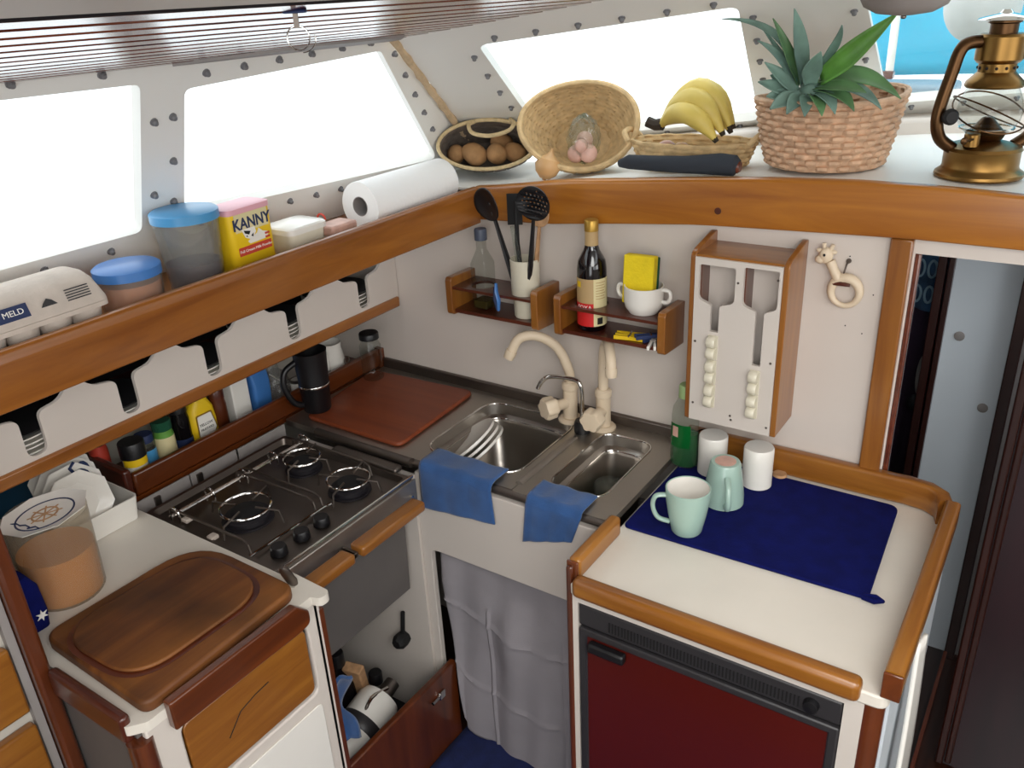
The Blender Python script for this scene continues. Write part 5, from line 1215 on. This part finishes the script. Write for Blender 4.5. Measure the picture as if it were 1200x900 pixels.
build('lift_lever', MB().lathe([(0, 0), (.0115, 0), (.0125, .003), (.0125, .008), (.009, .012), (0, .012)], 18, TL_ @ T(-.070, -.012, .098, 0, PI / 2)), M['blackm'], t)
build('bail', MB().tube([TL_ @ Vector((.066 * math.cos(a), .03 + .001, .225 - .0 + .075 * math.sin(a) * .0 - .055 * abs(math.sin(a)))) for a in [PI * i / 20 for i in range(21)]], .0016, 6), M['bronze'], t) if False else None
build('wick_lever', MB().tube([TL_ @ Vector(p) for p in ((-.02, -.02, .066), (-.045, -.040, .064), (-.058, -.050, .066))], .0018, 6).ball((-.060, -.052, .066), .006, .002, .006, 10, TL_), M['bronze'], t)

# things hanging from the deckhead
t = thing('ring_hook', 'small metal hook with wire ring hanging from the slatted ceiling', 'hook', (.80, -.63, zc(.80)))
hx, hy = .80, -.90; hz = zc(hx)
build('hook_strip', MB().box(-.0022, .0022, -.001, .001, -.016, .0, T(hx, hy, hz + .002, .6)), M['dsteel'], t)
build('hook_base', MB().box(-.010, .010, -.006, .006, -.003, .0, T(hx, hy, hz + .001, .6)), M['inkblue'], t, bevel=.002)
build('ring', MB().tube([(hx + .010 * math.cos(a) * .82, hy + .010 * math.cos(a) * .57, hz - .022 + .010 * math.sin(a)) for a in [2 * PI * i / 30 for i in range(30)]], .0006, 6, None, True), M['chrome'], t)
build('ring_end', MB().tube([(hx + .0035 + .0125 * math.cos(a) * .82, hy + .0125 * math.cos(a) * .57, hz - .023 + .011 * math.sin(a)) for a in [-PI * .5 + PI * .6 * i / 20 for i in range(21)]], .0005, 6), M['chrome'], t)
def dome(lab, x, y, z, r, mat, tiltx, tilty):
    t = thing('hanging_dome', lab, 'lamp', (x, y, z))
    m = T(x, y, z, 0, tiltx, tilty)
    build('shade', MB().lathe([(r, .045), (r * .97, .030), (r * .82, .012), (r * .55, .003), (.012, 0), (0, 0)], 40, m), M[mat], t)
    build('knob', MB().ball((0, 0, -.002), .004, .004, .003, 10, m), M['dsteel'], t)
    build('collar', MB().lathe([(r, .045), (r * 1.01, .048), (r * .9, .056), (0, .056)], 40, m), M[mat], t)
    build('stem', MB().tube([m @ Vector((0, 0, .05)), (x, y, zc(x) + .004)], .009, 12), M[mat], t)
dome('grey rounded lamp dome cut off by the top edge of the picture', 1.150, -.135, 1.7035, .064, 'lampsh', 0, 0)
o = build('round_fender', MB().ball((1.166, .50, 1.692), .068, .068, .072, 32).lathe([(.012, .06), (.012, .085), (.006, .10), (0, .10)], 16, T(1.166, .50, 1.70)), M['palelamp']); tag(o, 'pale round fender outside the glass behind the lantern', 'fender')

# clothes hanging in the dark cabin beyond the doorway
o = build('hanging_cloth', MB().grid(lambda u, v: (1.07 + .13 * u, .66 + .015 * math.sin(9 * u), 1.17 - .15 * v), 20, 12), plain('blue_patterned_cloth', '#33506e', .9, var=.5, vs=18), solid=.004); tag(o, 'blue patterned cloth hanging in the dark cabin beyond the doorway', 'cloth')
mb = MB()
for k in range(2):
    for j in range(4):
        cx, cz = 1.085 + .026 * j, 1.125 - .062 * k
        mb.tube([(cx + .009 * math.cos(a), .640, cz + .020 * math.sin(a)) for a in [2 * PI * i / 16 for i in range(16)]], .003, 6, None, True)
build('pale_pattern', mb, M['deck'], o)
o = build('dark_coat', MB().grid(lambda u, v: (1.08 + .16 * u, .72 + .03 * math.sin(12 * u) * v, 1.03 - .70 * v), 24, 20), plain('plum_cloth', '#2a1a2c', .95, var=.3), solid=.01); tag(o, 'dark plum coat hanging below the patterned cloth', 'coat')
t = thing('rope_loop', 'pale loop of rope hanging in the dark cabin beyond the doorway', 'rope', (1.115, .6, .9))
build('loop', MB().tube([(1.158 + .010 * math.cos(a), .60, .875 + .05 * math.sin(a)) for a in [2 * PI * i / 24 for i in range(24)]], .005, 8, None, True), M['grey'], t)
build('knot', MB().ball((1.150, .60, .80), .018, .016, .022, 12), M['blackm'], t)

# ================================================================== light, sky, camera
w = bpy.data.worlds.new('overcast_sky'); S.world = w; w.use_nodes = True
nt = w.node_tree; bg = nt.nodes['Background']; bg.inputs['Color'].default_value = (.93, .97, 1.0, 1); bg.inputs['Strength'].default_value = SKY
def area(name, loc, target, sx, sy, power, col):
    l = bpy.data.lights.new(name, 'AREA'); l.shape = 'RECTANGLE'; l.size = sx; l.size_y = sy; l.energy = power; l.color = col
    o = bpy.data.objects.new(name, l); COL.objects.link(o); o.location = loc
    o.rotation_euler = (Vector(target) - Vector(loc)).to_track_quat('-Z', 'Y').to_euler(); return o
area('hatch_daylight', (1.82, -1.60, 2.15), (1.05, -.15, 1.1), 1.0, 1.2, HATCH, (1, .98, .94))
area('companionway_daylight', (1.7, -3.1, 1.2), (1.0, 0, 1.1), 1.0, 1.2, COMP, (1, .97, .92))
area('starboard_daylight', (2.88, -.7, 1.46), (.6, -.6, 1.0), 1.2, .5, STAR, (1, .97, .92))

area('passage_fill_light', (1.75, .33, 1.30), (1.26, .5, .8), .3, .25, PASSAGE_FILL, (.9, .95, 1))  # added fill lamp brightening the passage panel; no hatch is built here

cd = bpy.data.cameras.new('camera'); cam = bpy.data.objects.new('camera', cd); COL.objects.link(cam); S.camera = cam
yaw, pit, rol = -.610614135, -.433970976, -.0527317709
fw = Vector((math.sin(yaw) * math.cos(pit), math.cos(yaw) * math.cos(pit), math.sin(pit)))
r = fw.cross(Vector((0, 0, 1))).normalized(); u = r.cross(fw)
r2 = math.cos(rol) * r + math.sin(rol) * u; u2 = -math.sin(rol) * r + math.cos(rol) * u
m = Matrix.Identity(4)
for i in range(3): m[i][0], m[i][1], m[i][2] = r2[i], u2[i], -fw[i]
m[0][3], m[1][3], m[2][3] = 1.408, -1.469, 1.762
cam.matrix_world = m
cd.sensor_width = 36; cd.lens = 1000.09 * 36 / 1200; cd.clip_start = .02
S.view_settings.view_transform = 'Standard'; S.view_settings.look = 'None'; S.view_settings.gamma = 1; S.view_settings.exposure = EXPO
S.view_settings.use_curve_mapping = False
for a, v in (('max_bounces', 10), ('transparent_max_bounces', 24), ('diffuse_bounces', 5), ('glossy_bounces', 4)):
    setattr(S.cycles, a, v)
S.cycles.sample_clamp_indirect = 6
